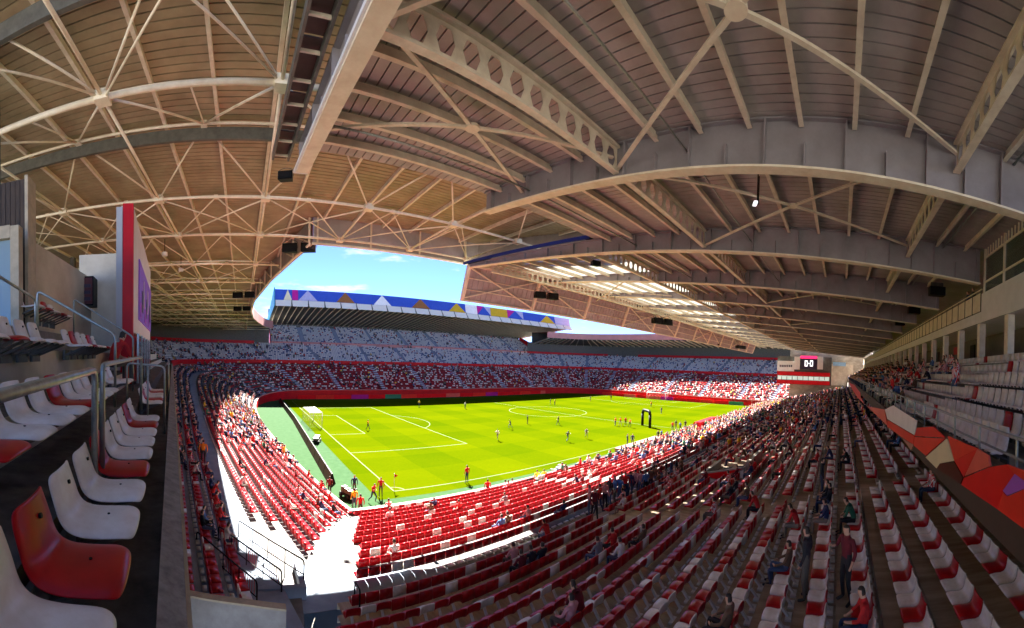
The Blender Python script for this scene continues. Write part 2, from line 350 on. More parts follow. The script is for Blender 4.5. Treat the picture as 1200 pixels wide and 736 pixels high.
mb = MB()
for q in range(len(pb) - 1): prof_strip(mb, pb[q:q + 2], max(2.2, .28 * pb[q][0] + .15), 117)
s1part('middle_terrace', mb, [M['tread']])
# upper deck
pu = [(-2.2, 9.3), (-2.2, 9.74)]
for i, (w_, z) in enumerate(UP_ROWS): pu += [(w_ + .36 if i else -2.2, z), (w_ - .36, z)]
pu += [(-9.2, 11.64)]
mb = MB(); prof_strip(mb, pu, 1.0, 117); prof_strip(mb, [(-2.2, 9.28), (-5.3, 9.28)], 1.0, 117); s1part('upper_terrace', mb, [M['concrete']])
mb = MB(); mb.hexa([s1(8, 24.86, 0), s1(117, 24.86, 0), s1(117, 25.2, 0), s1(8, 25.2, 0), s1(8, 24.86, 1.0), s1(117, 24.86, 1.0), s1(117, 25.2, 1.0), s1(8, 25.2, 1.0)]); s1part('front_wall', mb, [M['maroon']])
# end wall at far side and under-deck
mb = MB(); mb.hexa([s1(120, -9.4, 0), s1(120.3, -9.4, 0), s1(120.3, 16, 0), s1(120, 16, 0), s1(120, -9.4, 21), s1(120.3, -9.4, 21), s1(120.3, 16, 21), s1(120, 16, 21)]); s1part('end_wall', mb, [M['tread']])
mb = MB(); mb.hexa([s1(8, -9.5, 9), s1(117, -9.5, 9), s1(117, -9.2, 9), s1(8, -9.2, 9), s1(8, -9.5, 18.3), s1(117, -9.5, 18.3), s1(117, -9.2, 18.3), s1(8, -9.2, 18.3)]); s1part('back_wall', mb, [mat('back_wall_paint', (.20, .165, .14), .8, noise=.4, nscale=.8)])
# parapet with coloured panels (z, u measured on the parapet plane)
par = MB(); par.hexa([s1(1, -2.19, 9.28), s1(117, -2.19, 9.28), s1(117, -2.10, 9.28), s1(1, -2.10, 9.28), s1(1, -2.19, 9.86), s1(117, -2.19, 9.86), s1(117, -2.10, 9.86), s1(1, -2.10, 9.86)])
parapet = s1part('parapet', par, [M['brownwall']])
def on_par(x, y, w_=-2.08):
    d = ray(x, y); k = w_ / d.dot(W); return k * d.dot(U), CAM.z + k * d.z
RED, ORR, SAL, CRE, MAR, PUR, WHI, TAN = (.80, .006, .012), (.85, .035, .02), (.82, .13, .09), (.80, .68, .42), (.085, .006, .01), (.45, .12, .62), (.85, .82, .80), (.50, .24, .18)
MOS = [(SAL, [(1016, 476), (1037, 480), (1040, 499)]), (WHI, [(1037, 480), (1047, 475), (1075, 493), (1072, 510), (1040, 491)]), (ORR, [(1040, 492), (1072, 511), (1071, 521), (1058, 513), (1040, 500)]), (TAN, [(1058, 514), (1071, 521), (1068, 528)]),
       (RED, [(1072, 511), (1075, 501), (1094, 500), (1108, 513)]), (ORR, [(1072, 512), (1108, 514), (1085, 534), (1071, 522)]), (CRE, [(1110, 514), (1119, 540), (1102, 543), (1098, 549), (1085, 536)]),
       (MAR, [(1102, 543), (1119, 541), (1129, 560), (1126, 567), (1098, 549)]), (ORR, [(1111, 511), (1146, 526), (1119, 540)]), (RED, [(1146, 526), (1130, 559), (1119, 540)]), (SAL, [(1146, 526), (1159, 534), (1161, 546), (1131, 558)]),
       (RED, [(1130, 560), (1161, 547), (1180, 544), (1190, 555), (1176, 575), (1170, 597), (1127, 568)]), (PUR, [(1190, 555), (1204, 566), (1204, 571), (1181, 581), (1176, 575)]), (ORR, [(1176, 576), (1181, 582), (1204, 572), (1204, 622), (1170, 597)]), (ORR, [(1180, 544), (1204, 553), (1204, 565), (1190, 555)]),
       (RED, [(1204, 553), (1250, 590), (1250, 670), (1204, 622)]),
       (WHI, [(989, 447), (995, 448.5), (999, 453), (996, 454), (992, 452.5)]), (RED, [(995, 448.5), (1001, 451), (1008, 460), (1009, 466), (999, 457)]), (ORR, [(999, 457), (1009, 466), (1013, 474), (1005, 466)])]
for c, pts in MOS:
    q = [on_par(*p) for p in pts]; cx = sum(a for a, _ in q) / len(q); cz = sum(a for _, a in q) / len(q)
    q = [(cx + (a - cx) * .992, cz + (z - cz) * .992) for a, z in q]
    mb = MB(); mb.prism([s1(a, -2.098, z) for a, z in q], W, .03); o = mb.build('mosaic_panel', cmat(c, .45)); o.parent = parapet
# rail on posts in front of the upper rows
rl = thing('railing', 'grey steel rail on posts along the front row of the right upper tier', 'railing', s1(4, -2.3, 9.75), RA)
def s1child(name, mb, mats, par_, smooth=False):
    o = mb.build(name, mats, smooth=smooth); o.parent = par_; o.matrix_parent_inverse = par_.matrix_basis.inverted(); return o
for z in (10.62, 10.35):
    mb = MB(); mb.tube([s1(2.5, -2.34, z), s1(116, -2.34, z)], .028 if z > 10.5 else .02); s1child('rail', mb, M['steel'], rl, True)
for i in range(40):
    u = 3.3 + 1.45 * i; mb = MB(); mb.tube([s1(u, -2.34, 9.75), s1(u, -2.34, 10.6)], .022, 6); s1child('post', mb, M['steel'], rl)
# slab, columns, boxes
mb = MB(); mb.hexa([s1(1, -9.2, 14.1), s1(17.7, -9.2, 14.1), s1(17.7, -6.6, 14.1), s1(1, -6.6, 14.1), s1(1, -9.2, 15.5), s1(17.7, -9.2, 15.5), s1(17.7, -6.6, 15.5), s1(1, -6.6, 15.5)]); s1part('box_floor_slab', mb, [M['white_paint']])
mb = MB(); mb.hexa([s1(17.72, -9.2, 14.1), s1(117, -9.2, 14.1), s1(117, -6.6, 14.1), s1(17.72, -6.6, 14.1), s1(17.72, -9.2, 14.62), s1(117, -9.2, 14.62), s1(117, -6.6, 14.62), s1(17.72, -6.6, 14.62)]); s1part('balcony_slab', mb, [M['white_paint']])
for i in range(32):
    u = 11.3 + 3.35 * i
    if u > 116: break
    mb = MB(); mb.hexa([s1(u, -6.98, 11.64), s1(u + .38, -6.98, 11.64), s1(u + .38, -6.68, 11.64), s1(u, -6.68, 11.64), s1(u, -6.98, 14.09), s1(u + .38, -6.98, 14.09), s1(u + .38, -6.68, 14.09), s1(u, -6.68, 14.09)]); s1part('column', mb, [M['cream']])
    if i % 5 == 0:
        mb = MB(); mb.prism([s1(u + .6, -9.15, 13.2), s1(u + 2.6, -9.15, 13.2), s1(u + 2.6, -9.15, 13.8), s1(u + .6, -9.15, 13.8)], W, .05); s1part('sign_board', mb, [M['red_paint']])
    if i % 3 == 1:
        mb = MB(); mb.prism([s1(u + .9, -9.18, 11.64), s1(u + 1.9, -9.18, 11.64), s1(u + 1.9, -9.18, 13.7), s1(u + .9, -9.18, 13.7)], W, .05); s1part('doorway', mb, [M['black']])
box = thing('hospitality_box', 'glazed hospitality boxes with cream frames above the right upper tier', 'glazed box', s1(9, -7, 15.5), RA)
for i in range(5):
    u = 17.6 - i * 2.35
    mb = MB(); mb.bar(s1(u, -6.72, 15.5), s1(u, -6.72, 17.9), .09, .12); s1child('mullion', mb, M['cream'], box)
    if i < 4:
        for z0, z1 in ((15.56, 16.0), (16.1, 17.2)):
            mb = MB(); mb.prism([s1(u - .08, -6.74, z0), s1(u - 2.27, -6.74, z0), s1(u - 2.27, -6.74, z1), s1(u - .08, -6.74, z1)], W, .015); s1child('pane', mb, M['glass'], box)
        for z in (16.05, 17.25, 17.85):
            mb = MB(); mb.bar(s1(u - .06, -6.72, z), s1(u - 2.29, -6.72, z), .08, .08); s1child('transom', mb, M['cream'], box)
        for j in range(6):
            mb = MB(); mb.bar(s1(u - .35 - j * .32, -6.72, 17.3), s1(u - .35 - j * .32, -6.72, 17.81), .06, .05); s1child('vent_bar', mb, M['cream'], box)
mb = MB(); mb.hexa([s1(8, -9.15, 15.55), s1(17.6, -9.15, 15.55), s1(17.6, -9.0, 15.55), s1(8, -9.0, 15.55), s1(8, -9.15, 17.9), s1(17.6, -9.15, 17.9), s1(17.6, -9.0, 17.9), s1(8, -9.0, 17.9)]); s1child('rear_wall', mb, M['darksteel'], box)
mb = MB(); mb.box((0, 0, 0), (.1, .9, .5)); o = link('television', mb.mesh('television', M['black'])); o.location = s1(16.5, -8.7, 16.3); o.rotation_euler = (0, 0, RA); tag(o, 'dark television hanging inside the glazed box', 'television')
bal = thing('balustrade', 'cream metal balustrade running along the balcony beside the glazed boxes', 'balustrade', s1(18, -6.65, 14.6), RA)
mb = MB(); mb.tube([s1(17.8, -6.65, 15.75), s1(116, -6.65, 15.75)], .035); s1child('handrail', mb, M['cream'], bal)
for i in range(78):
    u = 17.9 + 1.25 * i; mb = MB(); mb.bar(s1(u, -6.65, 14.63), s1(u, -6.65, 15.74), .05, .05); s1child('post', mb, M['darksteel'], bal)
    mb = MB(); mb.prism([s1(u + .06, -6.66, 14.7), s1(u + 1.19, -6.66, 14.7), s1(u + 1.19, -6.66, 15.6), s1(u + .06, -6.66, 15.6)], W, .02); s1child('infill_panel', mb, M['cream'], bal)

# aisles (no seats) of the main stand
def in_aisle(zone, u, w_=0):
    if zone == 'A': return any(abs(u - a) < .6 for a in (24, 38, 52, 66, 80, 94)) or u < (8.3 - (24.3 - w_) * .34)
    if zone == 'B': return any(abs(u - a) < .62 for a in (15.7, 28, 40, 52, 66, 80, 94)) or u < max(2.4, .28 * w_ + .3) or (21.6 < u < 26.5 and 4.9 < w_ < 8.6)
    return any(abs(u - a) < .6 for a in (24, 45, 66, 87))
SP = .46
def c_s1(zone, ri, j, u):
    if zone == 'A': return 1 if rng.random() < .07 else 0
    if zone == 'B':
        if ri >= 11: return 0 if (j + ri) % 3 == 0 else 1
        if ri >= 8: return 0 if (j + ri * 2) % 5 < 3 else 1
        return 1 if (j + ri * 3) % 6 == 0 else 0
    return 0 if (j * 7 + ri * 5) % 17 == 0 else 1
for zone, rows in (('A', A_ROWS), ('B', B_ROWS), ('U', UP_ROWS)):
    for ri, (w_, z) in enumerate(rows):
        u0 = {'A': 4.2, 'B': 2.5, 'U': 3.6}[zone]; j = 0; u = u0
        while u < 115.5:
            if not in_aisle(zone, u, w_) and not (zone == 'U' and ri == 0 and u < 6.0): SEATS.append((s1(u, w_ - .05, z), RA, c_s1(zone, ri, j, u), zone, ri))
            u += SP; j += 1
# vomitory with painted triangles in the middle terrace
vo = thing('vomitory', 'stairwell opening with red and white painted walls in the middle terrace', 'stairwell', s1(21.6, 8.5, 3.4), RA)
def uwbox(u0, u1, w0, w1, z0, z1, z2=None): mb = MB(); z2 = z1 if z2 is None else z2; mb.hexa([s1(u0, w0, z0), s1(u1, w0, z0), s1(u1, w1, z0), s1(u0, w1, z0), s1(u0, w0, z1), s1(u1, w0, z1), s1(u1, w1, z2), s1(u0, w1, z2)]); return mb
s1child('end_wall', uwbox(22.0, 22.2, 5.4, 8.1, 3.6, 5.75, 5.1), M['concrete'], vo)
s1child('side_wall', uwbox(22.21, 26.2, 5.2, 5.39, 3.9, 6.0), M['concrete'], vo); s1child('side_wall', uwbox(22.21, 26.2, 8.11, 8.28, 3.6, 5.0), M['concrete'], vo)
s1child('floor', uwbox(22.21, 26.2, 5.41, 8.1, 3.5, 5.05, 4.45), M['black'], vo)  # black fill over the treads: darkness of the open stairwell as colour
for c, idx in ((RED, [(5.45, 5.68), (8.05, 5.04), (7.0, 4.85)]), (WHI, [(5.45, 5.6), (6.95, 4.83), (5.45, 5.15)]), (RED, [(5.5, 5.08), (6.95, 4.78), (8.05, 4.3), (7.0, 4.4)]), (WHI, [(8.05, 4.98), (8.05, 4.38), (7.1, 4.8)])):
    mb = MB(); mb.prism([s1(21.98, a, z) for a, z in idx], -U, .02); s1child('mosaic_panel', mb, cmat(c), vo)

# ------------------------------------------------------------------ bowl: end stand, far side, far end
CP = [((-.6, -22.5), (-11.2, -39.6), .75, 4.4), ((-5.2, -5.3), (-17.1, -7.6), .75, 4.5), ((-8.0, 12), (-20.6, 11.5), .9, 5.2), ((-9.9, 32), (-24.4, 32), 1.2, 6.6), ((-10.0, 48), (-27.2, 49), 1.5, 7.6), ((-8.2, 61), (-27.6, 64), 1.8, 8.3),
      ((-3.5, 69.5), (-20, 79.5), 2.1, 8.7), ((4, 73), (-4, 86.3), 2.3, 8.8), ((25, 73.6), (25, 87.8), 2.3, 8.8), ((50, 73.6), (50, 88), 2.3, 8.8), ((78, 73), (80, 87.5), 2.3, 8.8), ((95, 71), (101, 84.5), 2.2, 8.8), ((103.5, 65.5), (115.5, 76), 2.1, 8.8),
      ((107, 54), (121.5, 58), 2.0, 8.8), ((107.6, 35), (122.5, 35), 2.0, 8.8), ((107, 15), (122, 14), 1.9, 8.8), ((105.8, -3), (121, -6), 1.8, 8.8), ((105.2, -9), (120.5, -12), 1.8, 8.8), ((104.9, -18), (120, -24), 1.8, 8.8)]
ctrl = np.array([[*a, *b_, c, d] for a, b_, c, d in CP])
def cr(s_):
    s_ = np.atleast_1d(np.clip(s_, 0, len(ctrl) - 1.0001)); i = np.floor(s_).astype(int); t = (s_ - i)[:, None]
    p0 = ctrl[np.maximum(i - 1, 0)]; p1 = ctrl[i]; p2 = ctrl[i + 1]; p3 = ctrl[np.minimum(i + 2, len(ctrl) - 1)]
    p0 = np.where((i == 0)[:, None], 2 * p1 - p2, p0)
    return .5 * (2 * p1 + (p2 - p0) * t + (2 * p0 - 5 * p1 + 4 * p2 - p3) * t ** 2 + (3 * p1 - p0 - 3 * p2 + p3) * t ** 3)
NA, NB = 10, 3
TA = [.02 + .69 * i / NA for i in range(NA + 1)]; TB = [.79 + .21 * i / NB for i in range(NB + 1)]
def s0(t): return 1 - .636 * t if t < .69 else .50
NS = 220; SMAX = len(ctrl) - 1.001
def bowl_line(t, zf, ns=NS, s_a=None, s_b=None):
    a = s0(t) if s_a is None else s_a; b_ = SMAX if s_b is None else s_b
    c = cr(np.linspace(a, b_, ns)); p = c[:, :2] * (1 - t) + c[:, 2:4] * t; z = c[:, 4] * (1 - zf) + c[:, 5] * zf
    return np.c_[p, z]
def strip_mesh(lines, name, mats, parent=None, mi=None):
    V = np.concatenate(lines); n = len(lines[0]); f = []; fm = []
    for k in range(len(lines) - 1):
        for i in range(n - 1): f.append((k * n + i, k * n + i + 1, (k + 1) * n + i + 1, (k + 1) * n + i)); fm.append((3 if (name == 'terrace' and mi[k] != 1 and i > n * .36) else mi[k]) if mi else 0)
    return link(name, mesh_of(name, V, f, mats, fm), parent)
bowl = thing('grandstand', 'curved grandstand behind both goals and along the far touchline in red and white seats', 'grandstand', (0, 0, 0))
nr = NA + NB
lines = [bowl_line(.0, 0, s_a=1.0)]; lines[0][:, 2] = 0.0
top0 = bowl_line(0, 0, s_a=1.0); top0[:, 2] += .0
lines += [top0]; mi = [1, 1]
lv = bowl_line(.0, 0, s_a=1.0); lines[1] = lv
rowz = []
for i in range(NA):
    zf = i / (nr - 1); a, b_ = bowl_line(TA[i], zf), bowl_line(TA[i + 1], zf); lines += [a, b_]; rowz.append(((TA[i] + TA[i + 1]) / 2, zf)); mi += [0, 0]
zf = NA / (nr - 1); a = bowl_line(TA[-1] + .001, zf); b_ = bowl_line(TB[0], zf); lines += [a, b_]; mi += [2, 2]  # near walkway in blue-grey: its shade is put into the floor colour
for i in range(NB):
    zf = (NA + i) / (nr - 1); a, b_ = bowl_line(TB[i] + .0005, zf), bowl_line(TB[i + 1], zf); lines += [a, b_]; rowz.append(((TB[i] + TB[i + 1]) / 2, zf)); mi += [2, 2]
mi = mi[:len(lines) - 1]
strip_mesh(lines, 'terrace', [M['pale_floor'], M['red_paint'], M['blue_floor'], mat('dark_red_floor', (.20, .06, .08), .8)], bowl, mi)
# wall cap / board face
w0 = bowl_line(0, 0, s_a=1.0); w1 = bowl_line(0, 0, s_a=1.0); w1[:, 2] += .15; w2 = bowl_line(.018, 0, s_a=1.0); w2[:, 2] += .15; w3 = w2.copy(); w3[:, 2] -= .15
strip_mesh([w0, w1, w2, w3], 'front_wall_cap', [M['pinkred']], bowl)
# upper parapet band (red) from where our own parapet ends
def band(t, z0, z1, th, name, m_, sa, sb, par_, n=90):
    p = [bowl_line(t + d, 0, n, sa, sb) for d in (0, 0, th, th)]
    for q, z in zip(p, (z0, z1, z1, z0)): q[:, 2] = z
    return strip_mesh(p + [p[0].copy()], name, [m_], par_)
band(.992, 9.15, 10.35, .02, 'parapet', M['red_paint'], 2.6, SMAX, bowl)
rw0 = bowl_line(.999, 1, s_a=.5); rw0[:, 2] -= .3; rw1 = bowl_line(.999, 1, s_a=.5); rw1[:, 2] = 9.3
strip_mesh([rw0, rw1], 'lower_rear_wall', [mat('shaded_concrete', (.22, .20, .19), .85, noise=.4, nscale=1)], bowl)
# upper tiers: extension beyond P
def out_line(d, z, n, sa, sb):
    c = cr(np.linspace(sa, sb, n)); P_ = c[:, 2:4]; Wd = c[:, :2]; N = P_ - Wd
    T = np.gradient(P_, axis=0); T /= np.linalg.norm(T, axis=1)[:, None]; Nn = np.c_[-T[:, 1], T[:, 0]]; sgn = np.sign((Nn * N).sum(1))[:, None]; Nn = Nn * sgn
    return np.c_[P_ + Nn * d, np.full(n, z)]
lines = [out_line(.1, 9.2, 150, 2.6, SMAX)]; UPR = []
for i in range(15):
    z = 9.55 + .405 * i; lines += [out_line(.1 + .9 * i, z, 150, 2.6, SMAX), out_line(.1 + .9 * (i + 1), z, 150, 2.6, SMAX)]; UPR.append((.1 + .9 * i + .45, z))
strip_mesh(lines, 'upper_terrace', [M['blue_floor']], bowl)
strip_mesh([out_line(.1, 9.2, 150, 2.6, SMAX), out_line(13.6, 9.2, 150, 2.6, SMAX)], 'upper_terrace_soffit', [M['darksteel']], bowl)
strip_mesh([out_line(13.6, 15.0, 150, 2.6, 6.9), out_line(13.6, 21.5, 150, 2.6, 6.9)], 'rear_wall', [M['darksteel']], bowl)
strip_mesh([out_line(13.6, 15.0, 90, 10.9, SMAX), out_line(13.6, 20.6, 90, 10.9, SMAX)], 'rear_wall', [M['darksteel']], bowl)
for sa, sb, zz in ((2.6, 6.9, 15.6), (10.9, 12.4, 15.6), (13.0, SMAX, 15.6)):
    p = [out_line(d, 0, 60, sa, sb) for d in (13.0, 13.0, 13.3, 13.3)]
    for q, z in zip(p, (zz - .1, zz + .9, zz + .9, zz - .1)): q[:, 2] = z
    strip_mesh(p + [p[0].copy()], 'upper_band', [M['red_paint']], bowl)
# seats of the bowl
def seats_on(line, zone, ri, colf, skip, sp=.5, fine=0, up_=False):
    d = np.r_[0, np.cumsum(np.linalg.norm(np.diff(line[:, :2], axis=0), axis=1))]
    n = int(d[-1] / sp); q = (np.arange(n) + .5) * sp; X = np.interp(q, d, line[:, 0]); Y = np.interp(q, d, line[:, 1]); Z = np.interp(q, d, line[:, 2])
    X2 = np.interp(q + .1, d, line[:, 0]); Y2 = np.interp(q + .1, d, line[:, 1]); a = np.arctan2(Y2 - Y, X2 - X) + math.pi
    for j in range(n - 1):
        if skip(q[j], X[j], Y[j]): continue
        SEATS.append((Vector((X[j], Y[j], Z[j])), a[j] , colf(j, X[j], Y[j]), zone, ri))
base = bowl_line(.5, .5, 400, 1.0, SMAX); bl = np.cumsum(np.r_[0, np.linalg.norm(np.diff(base[:, :2], axis=0), axis=1)])
def sidx(x, y): return (x, y)
# aisles as radial lines: list of s positions
AIS = [2.2, 3.0, 3.8, 4.6, 5.4, 6.2, 7.0, 7.55, 8.1, 8.65, 9.2, 9.75, 10.3, 10.9, 11.5, 12.1, 12.8, 13.4, 14.1, 14.8, 15.5, 16.3]
ais_seg = [(cr(np.array([s_]))[0][:2], cr(np.array([s_]))[0][2:4]) for s_ in AIS]
def near_ais(x, y):
    for a, b_ in ais_seg:
        dx, dy = b_ - a; L = math.hypot(dx, dy)
        if abs((x - a[0]) * dy / L - (y - a[1]) * dx / L) < .65 and -3 < ((x - a[0]) * dx + (y - a[1]) * dy) / L < 34: return True
    return False
def low_col(j, x, y):
    if y < 60 and x < 0: return 1 if rng.random() < .05 else 0
    return 1 if rng.random() < .36 else 0
def up_col(j, x, y): r = rng.random(); return 2 if r < .74 else (3 if r < .90 else (0 if r < .93 else 1))
for ri, (t, zf) in enumerate(rowz):
    seats_on(bowl_line(t, zf, 400), 'L', ri, (lambda j, x, y, ri=ri: (1 if (j + ri) % 7 == 0 else 0) if (x < -9 and y < 0 and ri > 9) else low_col(j, x, y)), lambda q, x, y, ri=ri: near_ais(x, y) or (ri > 9 and y < -21.6) or (ri in (8, 9) and y < -12.2), sp=.5)
for q_, t in enumerate((.722, .766)): seats_on(bowl_line(t, NA / (nr - 1), 400), 'L', 13 + q_, low_col, lambda q, x, y: near_ais(x, y) or (x < 2 and y < 66), sp=.5)
for ri, (d, z) in enumerate(UPR): seats_on(out_line(d, z, 300, 2.7, SMAX), 'V', ri, up_col, lambda q, x, y: near_ais(x, y), sp=.56)
# aisle strips, pale blue steps, on the far lower tier
for k, (a, b_) in enumerate(ais_seg):
    if k < 4: continue
    st = []
    c = cr(np.array([AIS[k]]))[0]; d = Vector((b_[0] - a[0], b_[1] - a[1], 0)).normalized(); n_ = Vector((-d.y, d.x, 0)) * .62
    for half in (rowz[:NA], rowz[NA:]):
     mb = MB()
     for i, (t, zf) in enumerate(half):
        p = Vector((*(c[:2] * (1 - t) + c[2:4] * t), c[4] * (1 - zf) + c[5] * zf + .01)); h = d * .7
        mb.hexa([p - h - n_, p - h + n_, p + h + n_, p + h - n_] + [x + Vector((0, 0, .22)) for x in (p - h - n_, p - h + n_, p + h + n_, p + h - n_)])
     mb.build('aisle_steps', cmat((.42, .50, .62)), bowl)

# third tier and roof on the far side
far = thing('grandstand', 'tall far grandstand tier of pale seats under a roof edged with coloured triangles', 'grandstand', (0, 100, 0))
def fl(mb_name, quads, mts, parent, th=None):
    mb = MB()
    for q in quads: mb.poly(q)
    return mb.build(mb_name, mts, parent)
def wpart(name, mb, mats, par_, smooth=False):
    o = mb.build(name, mats, smooth=smooth); o.parent = par_; o.matrix_parent_inverse = par_.matrix_basis.inverted(); return o
FX0, FX1 = -3.5, 112
mb = MB(); TR3 = []
mb.poly([(FX0, 101.5, 14.8), (FX1, 101.5, 14.8), (FX1, 101.5, 16.0), (FX0, 101.5, 16.0)])
for i in range(15):
    y, z = 101.5 + i * .87, 16.0 + i * .45; mb.poly([(FX0, y, z), (FX1, y, z), (FX1, y + .87, z), (FX0, y + .87, z)]); mb.poly([(FX0, y + .87, z), (FX1, y + .87, z), (FX1, y + .87, z + .45), (FX0, y + .87, z + .45)]); TR3.append((y + .46, z))
wpart('terrace', mb, M['blue_floor'], far)
mb = MB(); mb.box((FX0, 101.3, 15.3), (FX1, 101.48, 16.5)); wpart('parapet', mb, M['pinkred'], far)
mb = MB(); mb.box((FX0, 114.5, 0), (FX1, 115, 29)); wpart('rear_wall', mb, M['darksteel'], far)
for x in (FX0 - .3, FX1 + .02):
    mb = MB(); mb.prism([(x, 100, 14.5), (x, 114.4, 14.5), (x, 114.4, 24), (x, 100, 18.5)], (1, 0, 0), .28); wpart('side_wall', mb, M['red_paint'], far)
def t3_skip(q, x, y): return any(abs(x - a) < .8 for a in range(8, 112, 13))
for ri, (y, z) in enumerate(TR3):
    seats_on(np.array([[FX0 + .5, y, z], [FX1 - .5, y, z]]), 'V', ri, up_col, t3_skip, sp=.56)
for a in range(8, 112, 13):
    mb = MB()
    for i, (y, z) in enumerate(TR3): mb.poly([(a - .5, y - .43, z + .02), (a + .5, y - .43, z + .02), (a + .5, y + .43, z + .02), (a - .5, y + .43, z + .02)]); mb.poly([(a - .5, y + .43, z + .02), (a + .5, y + .43, z + .02), (a + .5, y + .44, z + .47), (a - .5, y + .44, z + .47)])
    wpart('aisle_steps', mb, cmat((.42, .50, .62)), far)
froof = thing('stand_roof', 'far stand roof with blue, gold and magenta triangle fascia and pale sheets', 'roof', (50, 95, 28))
mb = MB(); mb.prism([(FX0, 84.5, 26.9), (FX0, 116, 23.4), (FX0, 116, 24.5), (FX0, 84.5, 29.4)], (1, 0, 0), 119); wpart('roof_body', mb, M['darksteel'], froof)
for i in range(60):      # ribs below
    x = FX0 + 1 + i * 1.98; mb = MB(); mb.bar((x, 84.6, 26.65), (x, 115.8, 23.2), .12, .35); wpart('rafter', mb, M['rib'], froof)
for i in range(24):
    x = FX0 + i * 4.97; mb = MB(); mb.prism([(x + .1, 82.3, 26.1), (x + 4.6, 82.3, 26.1), (x + 4.85, 84.0, 28.05), (x + .1, 84.0, 28.05)], (0, .6, -.8), .06); wpart('pale_sheet', mb, mat('cream_sheet', (.80, .70, .56), .7) if i == 0 else bpy.data.materials['cream_sheet'], froof)
    mb = MB(); mb.bar((x, 83.1, 26.4), (x, 84.1, 28.2), .15, .3); wpart('rafter_end', mb, M['darksteel'], froof)
BLU, MAG, LIL, GOL, BRO = (.04, .09, .46), (.50, .015, .25), (.45, .42, .62), (.62, .38, .02), (.30, .12, .04)
fx = [FX0, -1.0, 1.6, 3.4, 9.3, 15, 21, 27, 33, 40, 47, 54, 61, 66, 72, 80, 88, 97, 106, FX0 + 119]
cols = [BLU, CRE, MAG, LIL, BLU, BRO, BLU, WHI, BLU, BRO, BLU, GOL, WHI, BLU, GOL, BLU, BLU, GOL, LIL, MAG]
for i in range(len(fx) - 1):
    x0, x1 = fx[i], fx[i + 1]; zb, zt = 28.1, 31.3; sk = (x1 - x0) * .28 * (1 if i % 2 else -1)
    pts = [(x0 + .04, 84.1, zb), (x1 - .04, 84.1, zb), (x1 - .04, 84.9, zt), (x0 + .04, 84.9, zt)]
    mid = ((x0 + x1) / 2, 84.9, zt) if i % 2 else ((x0 + x1) / 2, 84.1, zb)
    n_ = (0, -.94, .31)
    if i % 2: tris = [(cols[i], [pts[0], pts[1], mid]), (BLU if cols[i] != BLU else MAG, [pts[0], mid, pts[3]]), (BLU if cols[i] != BLU else LIL, [pts[1], pts[2], mid])]
    else: tris = [(cols[i], pts)]
    for c, q in tris:
        mb = MB(); mb.prism(q, n_, .08); wpart('fascia_panel', mb, cmat(c), froof)
mb = MB(); mb.hexa([(FX0, 84.12, 28.0), (FX0 + 119, 84.12, 28.0), (FX0 + 119, 84.4, 28.0), (FX0, 84.4, 28.0), (FX0, 84.85, 31.25), (FX0 + 119, 84.85, 31.25), (FX0 + 119, 85.1, 31.25), (FX0, 85.1, 31.25)]); wpart('fascia_board', mb, cmat(BLU), froof)
mb = MB(); mb.prism([(FX0 - .25, 83, 26.3), (FX0 - .25, 116, 23.2), (FX0 - .25, 116, 25), (FX0 - .25, 85, 31.9)], (1, 0, 0), .22); wpart('gable_board', mb, cmat((.02, .25, .40)), froof)

# far end roof
eroof = thing('stand_roof', 'low pink topped roof over the far end stand beyond the goal', 'roof', (115, 40, 20))
def arcline(off, z, n=40, sa=11.0, sb=SMAX):
    l = out_line(off, z, n, sa, sb); return l
L_ = [arcline(-1.5, 22.0), arcline(-1.5, 24.4), arcline(14.5, 25.0), arcline(14.5, 20.2), arcline(-1.5, 22.0)]
o = strip_mesh(L_, 'roof_body', [M['pinkred'], M['darksteel']], None, [0, 0, 1, 1]); o.parent = eroof; o.matrix_parent_inverse = eroof.matrix_basis.inverted()
for k in range(60):
    s_ = 11.05 + (SMAX - 11.1) * k / 59; a = out_line(-1.3, 21.8, 3, s_, s_ + .02)[0]; c = out_line(14.2, 20.0, 3, s_, s_ + .02)[0]
    mb = MB(); mb.bar(a, c, .15, .5); wpart('rafter', mb, M['rib'], eroof)
# ------------------------------------------------------------------ gangway in the corner
mb = MB(); N = 24
for i in range(N):
    t0_, t1_ = i / N, (i + 1) / N
    def lr(t):
        c = cr(np.array([s0(t * .6)]))[0]; tt = t * .6; l = Vector((*(c[:2] * (1 - tt) + c[2:4] * tt), 0)); r = s1(8.0 - 3.6 * t, 24.9 - 11.2 * t, 0)
        r = s1(8.0, 24.9 - 12.4 * t, 0); return l, r
    (la, ra), (lb, rb) = lr(t0_), lr(t1_); z = .60 + 2.815 * t0_; z2 = .60 + 2.815 * t1_
    mb.poly([(*la.xy, z), (*ra.xy, z), (*rb.xy, z), (*lb.xy, z)]); mb.poly([(*lb.xy, z), (*rb.xy, z), (*rb.xy, z2), (*lb.xy, z2)])
la, ra = lr(1.0)
tag(mb.build('gangway', M['pale_floor']), kind='structure')
mb = MB(); Z = 3.43
mb.poly([(-15.5, -13, Z - .02), (-15.5, -40, Z - .02), s1(2.25, -6, Z - .02), s1(2.25, 11.67, Z - .02), s1(8.02, 11.67, Z - .02), s1(8.02, 12.5, Z - .02), (*la.xy, Z - .02)]); tag(mb.build('gangway', M['blue_floor']), kind='structure')
mb = MB()     # steps going up behind
for i in range(10):
    y = -21.5 - i * .9; mb.box((-12.6, y - .9, Z), (s1(2.1, 0, 0).x, y, Z + .2 * (i + 1)))
tag(mb.build('steps', M['blue_floor']), kind='structure')

